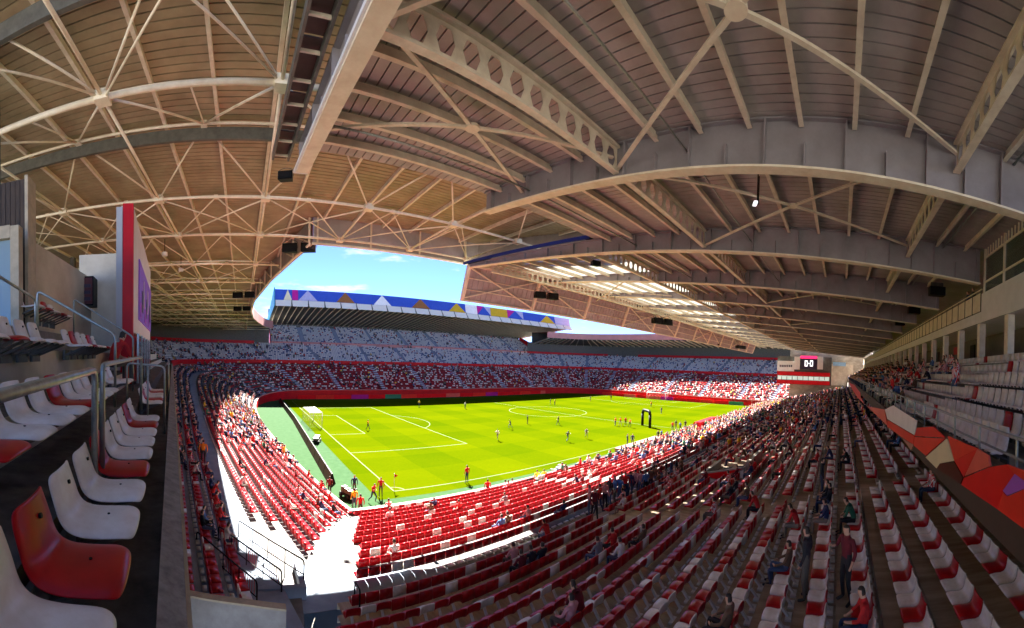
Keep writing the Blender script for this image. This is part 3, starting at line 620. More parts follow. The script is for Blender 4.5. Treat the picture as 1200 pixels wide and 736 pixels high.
# ------------------------------------------------------------------ main roof
def deckz(w_): return 18.0 + .045 * w_
def flz(w_): return 16.6 + .09 * w_
roof = thing('stand_roof', 'deep main stand roof on tapered girders with castellated purlins, right half of the picture', 'roof', s1(50, 5, 18), RA)
GU = [2.3, 10.0] + [17.8 + 8.0 * i for i in range(13)]
def wfront(i): return 13.3 if i < 2 else 25.8
CAST = [-2.9, 6.75, 13.4]
for gi, u in enumerate(GU):
    wf = wfront(gi); wb = -6.5
    mb = MB(); n = 12; ws = [wb + (wf - wb) * k / n for k in range(n + 1)]
    for a, c in zip(ws[:-1], ws[1:]):
        mb.poly([s1(u - .02, a, flz(a)), s1(u - .02, c, flz(c)), s1(u - .02, c, deckz(c) - .03), s1(u - .02, a, deckz(a) - .03)])
        mb.poly([s1(u + .02, a, flz(a)), s1(u + .02, a, deckz(a) - .03), s1(u + .02, c, deckz(c) - .03), s1(u + .02, c, flz(c))])
    gd = s1child('girder', mb, M['web'], roof)
    mb = MB(); mb.bar(s1(u, wb, flz(wb) - .03), s1(u, wf, flz(wf) - .03), .42, .06); s = mb.build('bottom_flange', M['cream']); s.parent = gd
    mb = MB(); mb.bar(s1(u, wb, deckz(wb) - .06), s1(u, wf, deckz(wf) - .06), .34, .05); s = mb.build('top_flange', M['web']); s.parent = gd
    k = 0; w_ = -6.3
    while w_ < wf - .3:
        short = k % 2; h0 = flz(w_) + .003; h1 = deckz(w_) - .09; h1 = h0 + (h1 - h0) * .5 if short else h1
        if h1 - h0 > .25 and gi < 8:
            mb = MB(); mb.box((0, 0, 0), (1, 1, 1)); mb = MB(); mb.hexa([s1(u - .2, w_ - .02, h0), s1(u - .021, w_ - .02, h0), s1(u - .021, w_ + .02, h0), s1(u - .2, w_ + .02, h0), s1(u - .2, w_ - .02, h1), s1(u - .021, w_ - .02, h1), s1(u - .021, w_ + .02, h1), s1(u - .2, w_ + .02, h1)])
            s = mb.build('stiffener', M['web']); s.parent = gd
        k += 1; w_ += 1.06
# heavy white edge beam of the first girder
mb = MB(); mb.bar(s1(2.28, -6.5, 16.1), s1(2.28, 13.5, 17.85), .5, .10); s1child('edge_flange', mb, M['white_paint'], roof)
def castell(u0, u1, w_):
    L = u1 - u0; n = max(4, int(round(L / .62))); ztop, zb = deckz(w_) - .10, deckz(w_) - .98; mb = MB(); st = L / n; z0, z1 = zb + .10, ztop - .10; hz = (z1 - z0) / 2 * .78; zc = (z0 + z1) / 2
    for i in range(n):
        a = u0 + i * st; c = a + st; mid = (a + c) / 2; hw = st * .36
        hexp = [(mid - hw, zc), (mid - hw * .55, zc + hz), (mid + hw * .55, zc + hz), (mid + hw, zc), (mid + hw * .55, zc - hz), (mid - hw * .55, zc - hz)]
        for d in (-.012, .012):
            def q(p): return s1(p[0], w_ + d, p[1])
            mb.poly([q((a, z0)), q((a, z1)), q(hexp[1]), q(hexp[0]), q(hexp[5])]); mb.poly([q((a, z1)), q((c, z1)), q(hexp[2]), q(hexp[1])])
            mb.poly([q((c, z1)), q((c, z0)), q(hexp[4]), q(hexp[3]), q(hexp[2])]); mb.poly([q((c, z0)), q((a, z0)), q(hexp[5]), q(hexp[4])])
    mb.bar(s1(u0, w_, zb + .05), s1(u1, w_, zb + .05), .2, .06); mb.bar(s1(u0, w_, ztop - .05), s1(u1, w_, ztop - .05), .22, .07)
    return mb
for bi in range(len(GU) - 1):
    u0, u1 = GU[bi] + .06, GU[bi + 1] - .06; wf = 13.3 if bi < 2 else 25.8
    for w_ in (CAST + [22.9] if bi >= 2 else CAST[:2]):
        s1child('castellated_beam', castell(u0, u1, w_), M['rib'], roof)
    j = -4
    while -.15 + 1.38 * j < wf:
        w_ = -.15 + 1.38 * j; j += 1
        if min(abs(w_ - c) for c in CAST) < .3: continue
        z = deckz(w_) - .16; mb = MB(); mb.bar(s1(u0, w_, z + .03), s1(u1, w_, z + .03), .03, .22); mb.bar(s1(u0, w_, z - .09), s1(u1, w_, z - .09), .13, .03); s1child('purlin', mb, M['rib'], roof)
    # cross bracing with round plates
    if bi in (0, 1, 3, 5):
        for (wa, wb_) in ((-2.9, 6.75),) + (((6.9, 11.0),) if bi == 0 else ((16, 25),) if bi > 1 else ()):
            zc = min(deckz(wa), deckz(wb_)) - .42; pl = MB(); uc, wc = (u0 + u1) / 2, (wa + wb_) / 2; c = s1(uc, wc, zc)
            pl.tube([c + Vector((0, 0, -.04)), c + Vector((0, 0, .04))], .2 if bi == 0 else .16, 20); s1child('brace_plate', pl, M['cream'], roof)
            for (a, b_) in ((u0, wa), (u0, wb_), (u1, wa), (u1, wb_)):
                e = s1(a, b_, zc); d = (e - c).normalized(); mb = MB(); mb.bar(c + d * .17, e, .11, .06); s1child('brace', mb, M['rib'], roof)
# deck panels
nd = 0; stuff = MB()
for bi in range(len(GU) - 1):
    u0, u1 = GU[bi], GU[bi + 1]; wf = 13.4 if bi < 2 else 25.9; L = u1 - u0; n = int(round(L / .31)); st = L / n
    for i in range(n):
        a, c = u0 + i * st + .018, u0 + (i + 1) * st - .018
        rng_w = [(-9.4, wf)] if bi < 2 else [(-9.4, 14.1), (23.3, wf)]
        for wa, wb_ in rng_w:
            P8 = [s1(a, wa, deckz(wa)), s1(c, wa, deckz(wa)), s1(c, wb_, deckz(wb_)), s1(a, wb_, deckz(wb_))]; P8 += [p + Vector((0, 0, .05)) for p in P8]
            if nd < 285: mb = MB(); mb.hexa(P8); s1child('deck_panel', mb, M['deck'], roof); nd += 1
            else: stuff.hexa(P8)
    mb = MB(); e = [(u0, -9.4), (u1, -9.4), (u1, 14.1 if bi >= 2 else wf), (u0, 14.1 if bi >= 2 else wf)]; mb.prism([s1(a, b_, deckz(b_) + .055) for a, b_ in e], (0, 0, 1), .12)
    if bi >= 2: mb.prism([s1(a, b_, deckz(b_) + .055) for a, b_ in ((u0, 23.3), (u1, 23.3), (u1, wf), (u0, wf))], (0, 0, 1), .12)
    s1child('outer_sheet', mb, M['joint'], roof)
    if bi >= 2:
        ns = 6; stt = L / ns
        for i in range(ns):
            a, c = u0 + i * stt + .03, u0 + (i + 1) * stt - .03; mb = MB(); mb.prism([s1(a, 14.13, deckz(14.13) + .03), s1(c, 14.13, deckz(14.13) + .03), s1(c, 23.27, deckz(23.27) + .03), s1(a, 23.27, deckz(23.27) + .03)], (0, 0, 1), .01); s1child('translucent_sheet', mb, M['skylight'], roof)
tag(s1child('deck_panels', stuff, M['deck'], roof), kind='stuff')
# front fascia: sloping slatted band, posts and braces
FU0, FU1 = GU[2] - .1, GU[-1]
def fas(u, t): return s1(u, 25.9 + .9 * t, 19.12 - 2.7 * t)       # t 0 top .. 1 bottom
mb = MB(); mb.prism([fas(FU0, 0), fas(FU1, 0), fas(FU1, 1), fas(FU0, 1)], W, .06)
s1child('fascia_sheet', mb, M['deck'], roof)
for i in range(180):
    u = FU0 + .3 + i * .56
    if u > FU1: break
    mb = MB(); mb.bar(fas(u, .02) - W * .04, fas(u, .98) - W * .04, .05, .06); s1child('fascia_slat', mb, M['deck'], roof)
for u in GU[2:]:
    mb = MB(); mb.bar(fas(u, 0) - W * .2, fas(u, 1) - W * .14, .26, .22); s1child('fascia_post', mb, M['cream'], roof)
for i in range(len(GU[2:]) - 1):
    a, c = GU[2 + i], GU[3 + i]
    for p, q in (((a, .05), (c, .95)), ((a, .95), (c, .05))) if i % 3 == 0 else (((a, .05), (c, .95)),) if i % 3 == 1 else ():
        mb = MB(); mb.bar(fas(*p) - W * .16, fas(*q) - W * .16, .1, .1); s1child('fascia_brace', mb, M['cream'], roof)
for t in (0, .35, .68, 1):
    mb = MB(); mb.bar(fas(FU0, t) - W * .07, fas(FU1, t) - W * .07, .14 if t in (0, 1) else .07, .14 if t in (0, 1) else .07); s1child('fascia_rail', mb, M['cream'], roof)
mb = MB(); mb.bar(s1(FU0 - .15, 13.6, 18.72), s1(FU0 - .15, 26.2, 19.3), .12, .2); s1child('gable_trim', mb, cmat((.02, .04, .22)), roof)
# ladder frame beside the white edge beam
lad = thing('access_ladder_frame', 'dark ladder-like service frame beside the white edge beam overhead', 'service frame', s1(1.4, 8, 18.4), RA)
def lz(w_): return 17.75 + .05 * (w_ + 4)
for u in (1.38, 1.94):
    mb = MB(); mb.bar(s1(u, -4, lz(-4)), s1(u, 14.2, lz(14.2)), .07, .26); s1child('side_rail', mb, M['darksteel'], lad)
for i in range(18):
    w_ = -3.5 + i * 1.03; mb = MB(); mb.bar(s1(1.42, w_, lz(w_) - .02), s1(1.90, w_, lz(w_) - .02), .05, .07); s1child('rung', mb, M['rib'], lad)
for i in range(9):
    w_ = -3.4 + i * 2.0; mb = MB(); mb.prism([s1(1.42, w_, lz(w_) + .1), s1(1.90, w_, lz(w_) + .1), s1(1.90, w_ + 1.9, lz(w_ + 1.9) + .1), s1(1.42, w_ + 1.9, lz(w_ + 1.9) + .1)], (0, 0, 1), .04); s1child('cover_plate', mb, M['brownwall'], lad)
# ------------------------------------------------------------------ end stand roof (space frame)
er = thing('stand_roof', 'end stand roof with slatted deck carried by a cream tubular space frame, left half', 'roof', (-20, 10, 21))
DZ = 21.6; BZ = 20.0
def xedge(y):
    ys = [-40, -2, 2, 12, 28, 41, 55, 66, 75, 82, 86, 100]; xs = [-8.5, -8.0, -8.6, -9.9, -11.2, -11.4, -10.6, -9.0, -7.4, -5.5, -3.9, -3.9]
    return float(np.interp(y, ys, xs))
YF = -2.4
def xr(y):       # right-hand extent of the roof at this y
    if y > YF: return xedge(y)
    return 6.2 + min(4.2, (YF - y) * .4)
nd = 0; stuff = MB(); st = .37; y = -26.5
while y < 100:
    x1 = xr(y + st / 2); x0 = -45
    P8 = [(x0, y + .028, DZ), (x1, y + .028, DZ), (x1, y + st - .028, DZ), (x0, y + st - .028, DZ)]; P8 += [(a, b_, DZ + .05) for a, b_, _ in P8]
    if nd < 285: mb = MB(); mb.hexa(P8); wpart('deck_panel', mb, M['deck_end'], er); nd += 1
    else: stuff.hexa(P8)
    y += st
tag(wpart('deck_panels', stuff, M['deck_end'], er), kind='stuff')
mb = MB(); yy = -36.0
mb.hexa([(-45, -26.5, DZ + .055), (10.4, -26.5, DZ + .055), (10.4, -12.9, DZ + .055), (-45, -12.9, DZ + .055), (-45, -26.5, DZ + .2), (10.4, -26.5, DZ + .2), (10.4, -12.9, DZ + .2), (-45, -12.9, DZ + .2)]); mb.hexa([(-45, -12.9, DZ + .055), (10.4, -12.9, DZ + .055), (6.2, YF + .1, DZ + .055), (-45, YF + .1, DZ + .055), (-45, -12.9, DZ + .2), (10.4, -12.9, DZ + .2), (6.2, YF + .1, DZ + .2), (-45, YF + .1, DZ + .2)])
k = YF + .1
while k < 99: mb.hexa([(-45, k, DZ + .055), (xedge(k), k, DZ + .055), (xedge(k + 2), k + 2, DZ + .055), (-45, k + 2, DZ + .055), (-45, k, DZ + .2), (xedge(k), k, DZ + .2), (xedge(k + 2), k + 2, DZ + .2), (-45, k + 2, DZ + .2)]); k += 2
wpart('outer_sheet', mb, M['joint'], er)
for i in range(24):
    x = -44 + i * 2.3
    segs_ = []
    yb = YF
    if x > -8.2: segs_ = [(-26.5, YF if x < 6 else YF - (x - 6) / .4)]
    else:
        ye = YF
        while ye < 98 and xedge(ye + 1) > x: ye += 1
        segs_ = [(-26.5, 98 if x < -11.5 else ye)]
    for a, b_ in segs_:
        mb = MB(); mb.bar((x, a, DZ - .12), (x, b_, DZ - .12), .14, .22); wpart('purlin', mb, M['rib'], er)
chy = [-25.0, -18.2, -9.4, -2.9]; k = 6.0
while k < 97: chy.append(k); k += 9.0
def tubep(name, a, b_, r, mt=None, n=8): mb = MB(); mb.tube([a, b_], r, n); return wpart(name, mb, mt or M['cream'], er, True)
def xend(y): return (xr(y) - .3 if y > -17.4 else 1.0 - 10.9) if y <= YF else xedge(y) - .5
nodesx = [-41, -35, -29.2, -23.4, -17.6, -11.8]
rows_ = []
for yi, y in enumerate(chy):
    xe = xend(y); tubep('bottom_chord', (-45, y, BZ), (xe, y, BZ), .105 if yi <= 1 else .08)
    nx = [x for x in nodesx if x < xe - .5] + ([-6.0, -.4, 4.9] if -17.4 < y <= YF else []); rows_.append(nx)
    for x in nx:
        hb = .24 if yi <= 3 else .2; mb = MB(); mb.box((x - hb, y - hb, BZ - .16), (x + hb, y + hb, BZ + .16)); wpart('node_plate', mb, M['cream'], er)
for yi in range(len(chy) - 1):
    y0, y1 = chy[yi], chy[yi + 1]; ym = (y0 + y1) / 2; tubep('top_chord', (-45, ym, DZ - .28), (xend(ym), ym, DZ - .28), .062)
    sh = [x for x in rows_[yi] if x in rows_[yi + 1]] or rows_[yi + 1]
    for x in sorted(set(rows_[yi]) & set(rows_[yi + 1])):
        tubep('bottom_chord', (x, y0, BZ), (x, y1, BZ), .068)
    allx = sorted(set(rows_[yi]) | set(rows_[yi + 1]))
    for a, c in zip(allx[:-1], allx[1:]):
        xm = (a + c) / 2; tp = (xm, ym, DZ - .3)
        for (px_, py_) in ((a, y0), (c, y0), (a, y1), (c, y1)):
            if px_ in (rows_[yi] if py_ == y0 else rows_[yi + 1]): tubep('diagonal', (px_, py_, BZ), tp, .046, None, 6)
        if yi < 8: mb = MB(); mb.box((xm - .13, ym - .13, DZ - .4), (xm + .13, ym + .13, DZ - .2)); wpart('node_plate', mb, M['cream'], er)
        for yy_ in (y0,) : tubep('tie', (xm, ym, DZ - .3), (xm, yy_, BZ), .035, None, 6)
        # crossed ties in the bottom plane
        if yi % 2 == 0 and a in rows_[yi] and c in rows_[yi] and a in rows_[yi + 1] and c in rows_[yi + 1]:
            tubep('tie', (a, y0, BZ), (c, y1, BZ), .04, None, 6); tubep('tie', (c, y0, BZ - .09), (a, y1, BZ - .09), .04, None, 6)
for y in (-20.9, -13.6):
    mb = MB(); mb.bar((-45, y, DZ - .62), (xend(y), y, DZ - .62), .16, .5); wpart('main_beam', mb, M['darksteel'], er)
# fascia of the end roof
def fasc(pts, name, zt, zb, lean):
    V = []; n = len(pts)
    for z, o_ in ((zt, 0), (zb, lean)):
        for i, p in enumerate(pts):
            a = Vector(pts[max(i - 1, 0)]); c = Vector(pts[min(i + 1, n - 1)]); d = (c - a).normalized(); nn = Vector((d.y, -d.x)); V.append((p[0] + nn.x * o_, p[1] + nn.y * o_, z))
    for z, o_ in ((zt, .1), (zb, lean + .1)):
        for i, p in enumerate(pts):
            a = Vector(pts[max(i - 1, 0)]); c = Vector(pts[min(i + 1, n - 1)]); d = (c - a).normalized(); nn = Vector((d.y, -d.x)); V.append((p[0] + nn.x * o_, p[1] + nn.y * o_, z))
    f = []
    for i in range(n - 1):
        f += [(i, i + 1, n + i + 1, n + i), (2 * n + i, 3 * n + i, 3 * n + i + 1, 2 * n + i + 1), (n + i, n + i + 1, 3 * n + i + 1, 3 * n + i), (i, 2 * n + i, 2 * n + i + 1, i + 1)]
    o = link(name, mesh_of(name, V, f, [M['deck'], M['pinkred']], [(1 if q % 4 == 1 and name == 'side_fascia' else 0) for q in range(len(f))])); o.parent = er; o.matrix_parent_inverse = er.matrix_basis.inverted(); return V
edge = [(6.3, YF)] + [(-7.9, YF)] ; e2 = [(xedge(y), y) for y in np.arange(YF, 87, 1.5)]
def slats(p0, p1, step, zt, zb):
    p0, p1 = Vector(p0), Vector(p1); L = (p1 - p0).length; d = (p1 - p0) / L; n = int(L / step); nn = Vector((d.y, -d.x))
    for i in range(n):
        q = p0 + d * (i + .5) * step; mb = MB(); mb.bar((q.x - nn.x * .05, q.y - nn.y * .05, zt), (q.x - nn.x * .05, q.y - nn.y * .05, zb), .07, .05); wpart('fascia_slat', mb, M['web'], er)
fasc(edge[::-1], 'front_fascia', DZ + .25, BZ - .35, 0) ; slats(edge[1], edge[0], .42, DZ - .3, BZ - .1)
fasc(e2[::-1][::-1], 'side_fascia', DZ + .25, BZ - .35, 0)
for i in range(0, len(e2) - 1, 3):
    a = e2[i]; mb = MB(); mb.bar((a[0] - .18, a[1], BZ - .2), (a[0] - .18, a[1], DZ - .02), .14, .14); wpart('fascia_post', mb, M['cream'], er)
    b_ = e2[min(i + 3, len(e2) - 1)]; mb = MB(); mb.bar((a[0] - .18, a[1], BZ - .2), (b_[0] - .18, b_[1], DZ - .1), .09, .09); wpart('fascia_brace', mb, M['cream'], er)
mb = MB(); mb.tube([(x - .12, y, BZ - .3) for x, y in e2], .1); wpart('fascia_rail', mb, M['cream'], er, True)
mb = MB(); mb.tube([(-8, YF - .12, BZ - .3), (6.2, YF - .12, BZ - .3)], .1); wpart('fascia_rail', mb, M['cream'], er, True)
for x in (-7.6, -3.5, .6, 4.9):
    mb = MB(); mb.bar((x, YF - .2, BZ - .2), (x, YF - .2, DZ), .12, .12); wpart('fascia_post', mb, M['cream'], er)
mb = MB(); mb.prism([(6.3, YF, BZ - .35), (10.4, -12.9, BZ - .35), (10.4, -12.9, DZ + .25), (6.3, YF, DZ + .25)], (.93, .36, 0), .1); wpart('corner_fascia', mb, M['deck'], er)
# rear closure and columns of the end stand
for x, y in ((-22.4, -17.9), (-26.5, -9.4), (-30, 6), (-33, 24), (-35, 42), (-35, 60)):
    mb = MB(); mb.bar((x, y, 5), (x, y, DZ - .2), .5, .5); wpart('column', mb, M['darksteel'], er)
mb = MB(); mb.box((-45.4, -20, 4), (-45, 100, DZ + .2)); tag(mb.build('rear_wall', M['darksteel']), 'dark cladding wall closing the back of the end stand', 'wall')
mb = MB(); mb.box((-45, 100.1, 4), (-4, 100.4, DZ + 1)); tag(mb.build('rear_wall', M['darksteel']), 'dark wall behind the far left corner of the stands', 'wall')

# ------------------------------------------------------------------ our own upper tier (left foreground)
FA = 1.752; FD = Vector((math.cos(FA), math.sin(FA), 0)); LDr = Vector((-FD.y, FD.x, 0))
def ff(f, l, z): return Vector((CAM.x, CAM.y, 0)) + FD * f + LDr * l + Vector((0, 0, z))
SRZ = FA - math.pi
ft = thing('grandstand', 'upper tier on the left where the camera stands, dark floor and worn concrete parapet', 'grandstand', ff(6, 1, 10))
def fprof(name, pts, f0, f1, mt, n=1):
    mb = MB()
    for (l0, z0), (l1, z1) in zip(pts[:-1], pts[1:]): mb.poly([ff(f0, l0, z0), ff(f0, l1, z1), ff(f1, l1, z1), ff(f1, l0, z0)])
    return wpart(name, mb, mt, ft)
fprof('floor', [(-.06, 10.11), (.64, 10.11), (.64, 10.52), (1.34, 10.52)], -4, 50, [M['dark_floor']])
fprof('riser', [(1.34, 10.52), (1.34, 10.92)], -4, 50, [M['wall_white']])
fprof('floor', [(1.34, 10.92), (2.0, 10.92)], -4, 50, [M['dark_floor']])
fprof('riser', [(2.0, 10.92), (2.0, 11.5)], -4, 50, [M['wall_white']])
up = [(2.0, 11.5)]
for i in range(12): l = 2.0 + .75 * i; z = 11.5 + .46 * i; up += [(l + .75, z), (l + .75, z + .46)]
fprof('terrace', up, 14, 50, [M['concrete']])
fprof('floor', [(2.0, 11.5), (2.75, 11.5), (2.75, 11.95), (5, 11.95)], -4, 14, [M['concrete']])
mb = MB(); mb.hexa([ff(-4, -.075, 9.15), ff(50, -.075, 9.15), ff(50, .075 - .02, 9.15), ff(-4, .075 - .02, 9.15), ff(-4, -.075, 10.30), ff(50, -.075, 10.30), ff(50, .055, 10.35), ff(-4, .055, 10.35)]); bm_ = wpart('parapet', mb, M['parapet'], ft)
mb = MB(); mb.hexa([ff(-4, -.10, 9.1), ff(50, -.10, 9.1), ff(50, -.078, 9.1), ff(-4, -.078, 9.1), ff(-4, -.10, 10.26), ff(50, -.10, 10.26), ff(50, -.078, 10.26), ff(-4, -.078, 10.26)]); wpart('parapet_face', mb, M['woodframe'], ft)
mb = MB(); mb.hexa([ff(-4, .08, 9.0), ff(50, .08, 9.0), ff(50, 9, 9.0), ff(-4, 9, 9.0), ff(-4, .08, 9.12), ff(50, .08, 9.12), ff(50, 9, 9.12), ff(-4, 9, 9.12)]); wpart('soffit', mb, M['concrete'], ft)
# seats
fs = [(1.33, 'white'), (1.8, 'red'), (2.29, 'white'), (2.79, 'white'), (3.30, 'red'), (3.8, 'white'), (4.3, 'white'), (4.8, 'white'), (5.3, 'red'), (5.8, 'white'), (7.7, 'white'), (8.2, 'red'), (8.7, 'white'), (9.2, 'white'), (9.7, 'red'), (10.2, 'white')]
ORD = ['nearest', 'second', 'third', 'fourth', 'fifth', 'sixth', 'seventh', 'eighth', 'ninth', 'tenth', 'eleventh', 'twelfth', 'thirteenth', 'fourteenth', 'fifteenth', 'sixteenth', 'seventeenth']
for i, (f, c) in enumerate(fs):
    where = ORD[i] + ' seat along the front row beside the concrete parapet'
    t = near_seat(ff(f - .17, .381, 10.11), SRZ, c, 'glossy %s seat, %s' % ('red' if c == 'red' else 'off-white', where), 'seats beside the concrete parapet on the left', True); t.scale = (1, .88, .97)
for row, (l, z, lst, nm) in enumerate(((.98, 10.54, [(1.85, 'red'), (2.35, 'white'), (2.86, 'white'), (3.37, 'white'), (3.88, 'red'), (4.38, 'white'), (4.88, 'white'), (5.36, 'white'), (7.0, 'white'), (7.5, 'white')], 'behind the thick steel rail'),
                                       (1.66, 11.20, [(3.1, 'white'), (3.62, 'red'), (4.15, 'white'), (4.66, 'white'), (5.16, 'white'), (6.8, 'white'), (7.3, 'red'), (7.8, 'white'), (8.3, 'white'), (8.8, 'red'), (9.3, 'white')], 'on the raised step above the walkway'),
                                       (2.5, 11.9, [(6.6, 'white'), (7.1, 'red'), (7.6, 'white'), (8.1, 'red'), (8.6, 'white')], 'in the highest row by the white wall'))):
    for i, (f, c) in enumerate(lst):
        near_seat(ff(f, l, z - .02), SRZ, c, '%s plastic seat %s, %s from the left' % ('red' if c == 'red' else 'white', nm, ORD[i].replace('nearest', 'first')), 'seats on the steps of the upper left tier', True)
# rails
def railing(label, paths, r=.026, mt=None):
    t = thing('handrail', label, 'handrail', paths[0][0]); 
    for i, p in enumerate(paths): mb = MB(); mb.tube(rnd(p, .09) if len(p) > 2 else p, r if i == 0 else r * .9, 10); wpart('rail' if i == 0 else 'post', mb, mt or M['steel'], t, True)
    return t
railing('thick galvanised rail over the nearest red and white seats, bent down to the floor', [[ff(.35, .56, 11.29), ff(2.78, .56, 11.33), ff(2.78, .56, 10.53)]])
railing('galvanised hoop rail following the thick rail towards the man in red', [[ff(2.98, .54, 10.53), ff(2.98, .54, 11.36), ff(6.3, .50, 11.40), ff(6.3, .5, 10.53)]], .022)
railing('tall thin rail between the two halves of the parapet seats', [[ff(6.45, .12, 10.12), ff(6.45, .12, 11.25), ff(6.45, .75, 11.3), ff(6.45, .75, 10.5)], [ff(6.45, .4, 11.26), ff(6.45, .4, 10.13)]], .018)
railing('first sloping stair rail climbing past the raised seats', [[ff(6.1, .9, 10.6), ff(6.1, .9, 11.75), ff(6.1, 2.2, 12.5), ff(6.1, 2.2, 11.6)]], .022)
railing('second sloping stair rail beside the aisle under the speaker', [[ff(8.9, .9, 10.6), ff(8.9, .9, 11.85), ff(8.9, 2.3, 12.75), ff(8.9, 2.3, 11.6)]], .022)
railing('upper handrail in front of the window at the left edge', [[ff(4.2, 2.2, 12.5), ff(6.0, 2.2, 12.35), ff(6.0, 2.2, 11.5)]], .022)
railing('low rail frame at the parapet beyond the second seat group', [[ff(11.2, .1, 10.12), ff(11.2, .1, 11.2), ff(12.8, .1, 11.2), ff(12.8, .1, 10.12)], [ff(12, .1, 11.2), ff(12, .1, 10.12)]], .02)
# walls and fixtures at the left
def fbox(f0, f1, l0, l1, z0, z1): mb = MB(); mb.hexa([ff(f0, l0, z0), ff(f0, l1, z0), ff(f1, l1, z0), ff(f1, l0, z0), ff(f0, l0, z1), ff(f0, l1, z1), ff(f1, l1, z1), ff(f1, l0, z1)]); return mb
pl = thing('timber_pillar', 'tall dark timber clad pillar with a pale edge beside the window', 'pillar', ff(7, 2.9, 11.5))
for i in range(6): wpart('plank', fbox(6.9, 7.3, 2.74 + i * .10, 2.83 + i * .10, 11.5, 14.75), M['wood'], pl)
wpart('edge_board', fbox(6.86, 7.3, 2.66, 2.725, 11.5, 14.8), M['woodframe'], pl)
wn = thing('window', 'cream framed window with frosted blue-grey glass at the left edge', 'window', ff(6.4, 3.2, 11.6))
wpart('frame', fbox(6.3, 6.5, 2.62, 2.78, 11.5, 13.7), M['woodframe'], wn); wpart('frame', fbox(6.3, 6.5, 2.785, 4.5, 13.5, 13.72), M['woodframe'], wn); wpart('pane', fbox(6.4, 6.44, 2.79, 4.5, 11.6, 13.49), mat('frosted_glass', (.22, .30, .32), .2), wn)
wl = MB(); a = [(8.3, 2.95), (12.4, 2.62)]
wl.hexa([ff(8.3, 3.1, 11.4), ff(12.4, 2.62, 11.4), ff(12.4, 2.82, 11.4), ff(8.3, 3.3, 11.4), ff(8.3, 3.1, 14.0), ff(12.4, 2.62, 13.9), ff(12.4, 2.82, 13.9), ff(8.3, 3.3, 14.0)]); tag(wl.build('side_wall', M['wall_white']), 'white plastered wall with a sloping top behind the raised seats', 'wall')
tag(fbox(12.5, 12.7, 1.4, 3.05, 10.9, 14.7).build('cross_wall', M['wall_white']), 'tall white wall facing the camera behind the black loudspeaker', 'wall')
sp_ = thing('loudspeaker', 'large black box loudspeaker mounted on the white wall at the left', 'loudspeaker', ff(12, 2.6, 13))
wpart('cabinet', fbox(11.75, 12.4, 2.42, 3.05, 12.95, 13.85), M['black'], sp_); wpart('grille', fbox(11.72, 11.745, 2.45, 3.02, 13.0, 13.8), M['maroon'], sp_)
for i in range(3): wpart('louvre', fbox(11.70, 11.718, 2.5, 2.97, 13.1 + i * .2, 13.2 + i * .2), M['screen_dark'], sp_)
bb = thing('video_board', 'tall white and red framed video board standing on the left tier', 'video board', ff(13, 1.3, 10.6))
wpart('edge_post', fbox(11.0, 11.2, 1.12, 1.42, 10.6, 15.7), M['red_paint'], bb)
wpart('white_post', fbox(10.98, 11.19, 1.425, 1.6, 12.2, 15.6), mat('grey_post', (.42, .42, .42), .6), bb)
wpart('housing', fbox(11.21, 20.0, 1.14, 1.5, 12.1, 15.7), M['white_paint'], bb)
wpart('screen', fbox(12.9, 19.7, 1.09, 1.13, 12.6, 14.6), M['screen_violet'], bb)
mb = MB()
for i in range(9):
    f = 13.1 + i * .72; mb2 = fbox(f, f + .4 + .2 * (i % 2), 1.07, 1.085, 12.7 + .25 * (i % 3), 13.2 + .5 * (i % 3)); wpart('screen_patch', mb2, (cmat(PUR), M['screen_dark'], cmat((.55, .5, .6)))[i % 3], bb)
wpart('base_panel', fbox(11.21, 20, 1.14, 1.5, 10.6, 12.0), M['red_paint'], bb)
for i in range(6): wpart('glass_panel', fbox(9.9 + i * .02, 10.0 + i * .02, .2 + i * .2, .38 + i * .2, 10.6, 12.0), M['glass'], bb) if i < 0 else None
gs = thing('glass_screen', 'greenish glass wind screen panels between the video board and parapet', 'glass screen', ff(12, .9, 10.6))
for i in range(5): wpart('pane', fbox(11.3 + i * 1.3, 12.5 + i * 1.3, .98, 1.0, 10.62, 12.0), M['glass'], gs); wpart('mullion', fbox(11.22 + i * 1.3, 11.28 + i * 1.3, .96, 1.02, 10.6, 12.05), M['steel'], gs)
# white cross wall below, at the end of the shaded block
cw = thing('low_wall', 'curved grey-white wall at the bottom of the shaded left block', 'wall', (-13, -22.3, 4.5))
pts = [(-14.3, -22.1), (-13.5, -22.2), (-12.7, -22.3), (-11.9, -22.46)]
for i in range(3):
    a, b_ = pts[i], pts[i + 1]; mb = MB(); mb.hexa([(a[0], a[1], 3.4), (b_[0], b_[1], 3.4), (b_[0], b_[1] + .14, 3.4), (a[0], a[1] + .14, 3.4), (a[0], a[1], 6.02 - .02 * i), (b_[0], b_[1], 6.0 - .02 * i), (b_[0], b_[1] + .14, 6.0 - .02 * i), (a[0], a[1] + .14, 6.02 - .02 * i)]); wpart('wall_panel', mb, M['concrete'], cw)
    mb = MB(); mb.hexa([(a[0], a[1] - .03, 6.022 - .02 * i), (b_[0], b_[1] - .03, 6.002 - .02 * i), (b_[0], b_[1] + .17, 6.002 - .02 * i), (a[0], a[1] + .17, 6.022 - .02 * i), (a[0], a[1] - .03, 6.07 - .02 * i), (b_[0], b_[1] - .03, 6.05 - .02 * i), (b_[0], b_[1] + .17, 6.05 - .02 * i), (a[0], a[1] + .17, 6.07 - .02 * i)]); wpart('coping', mb, M['woodframe'], cw)
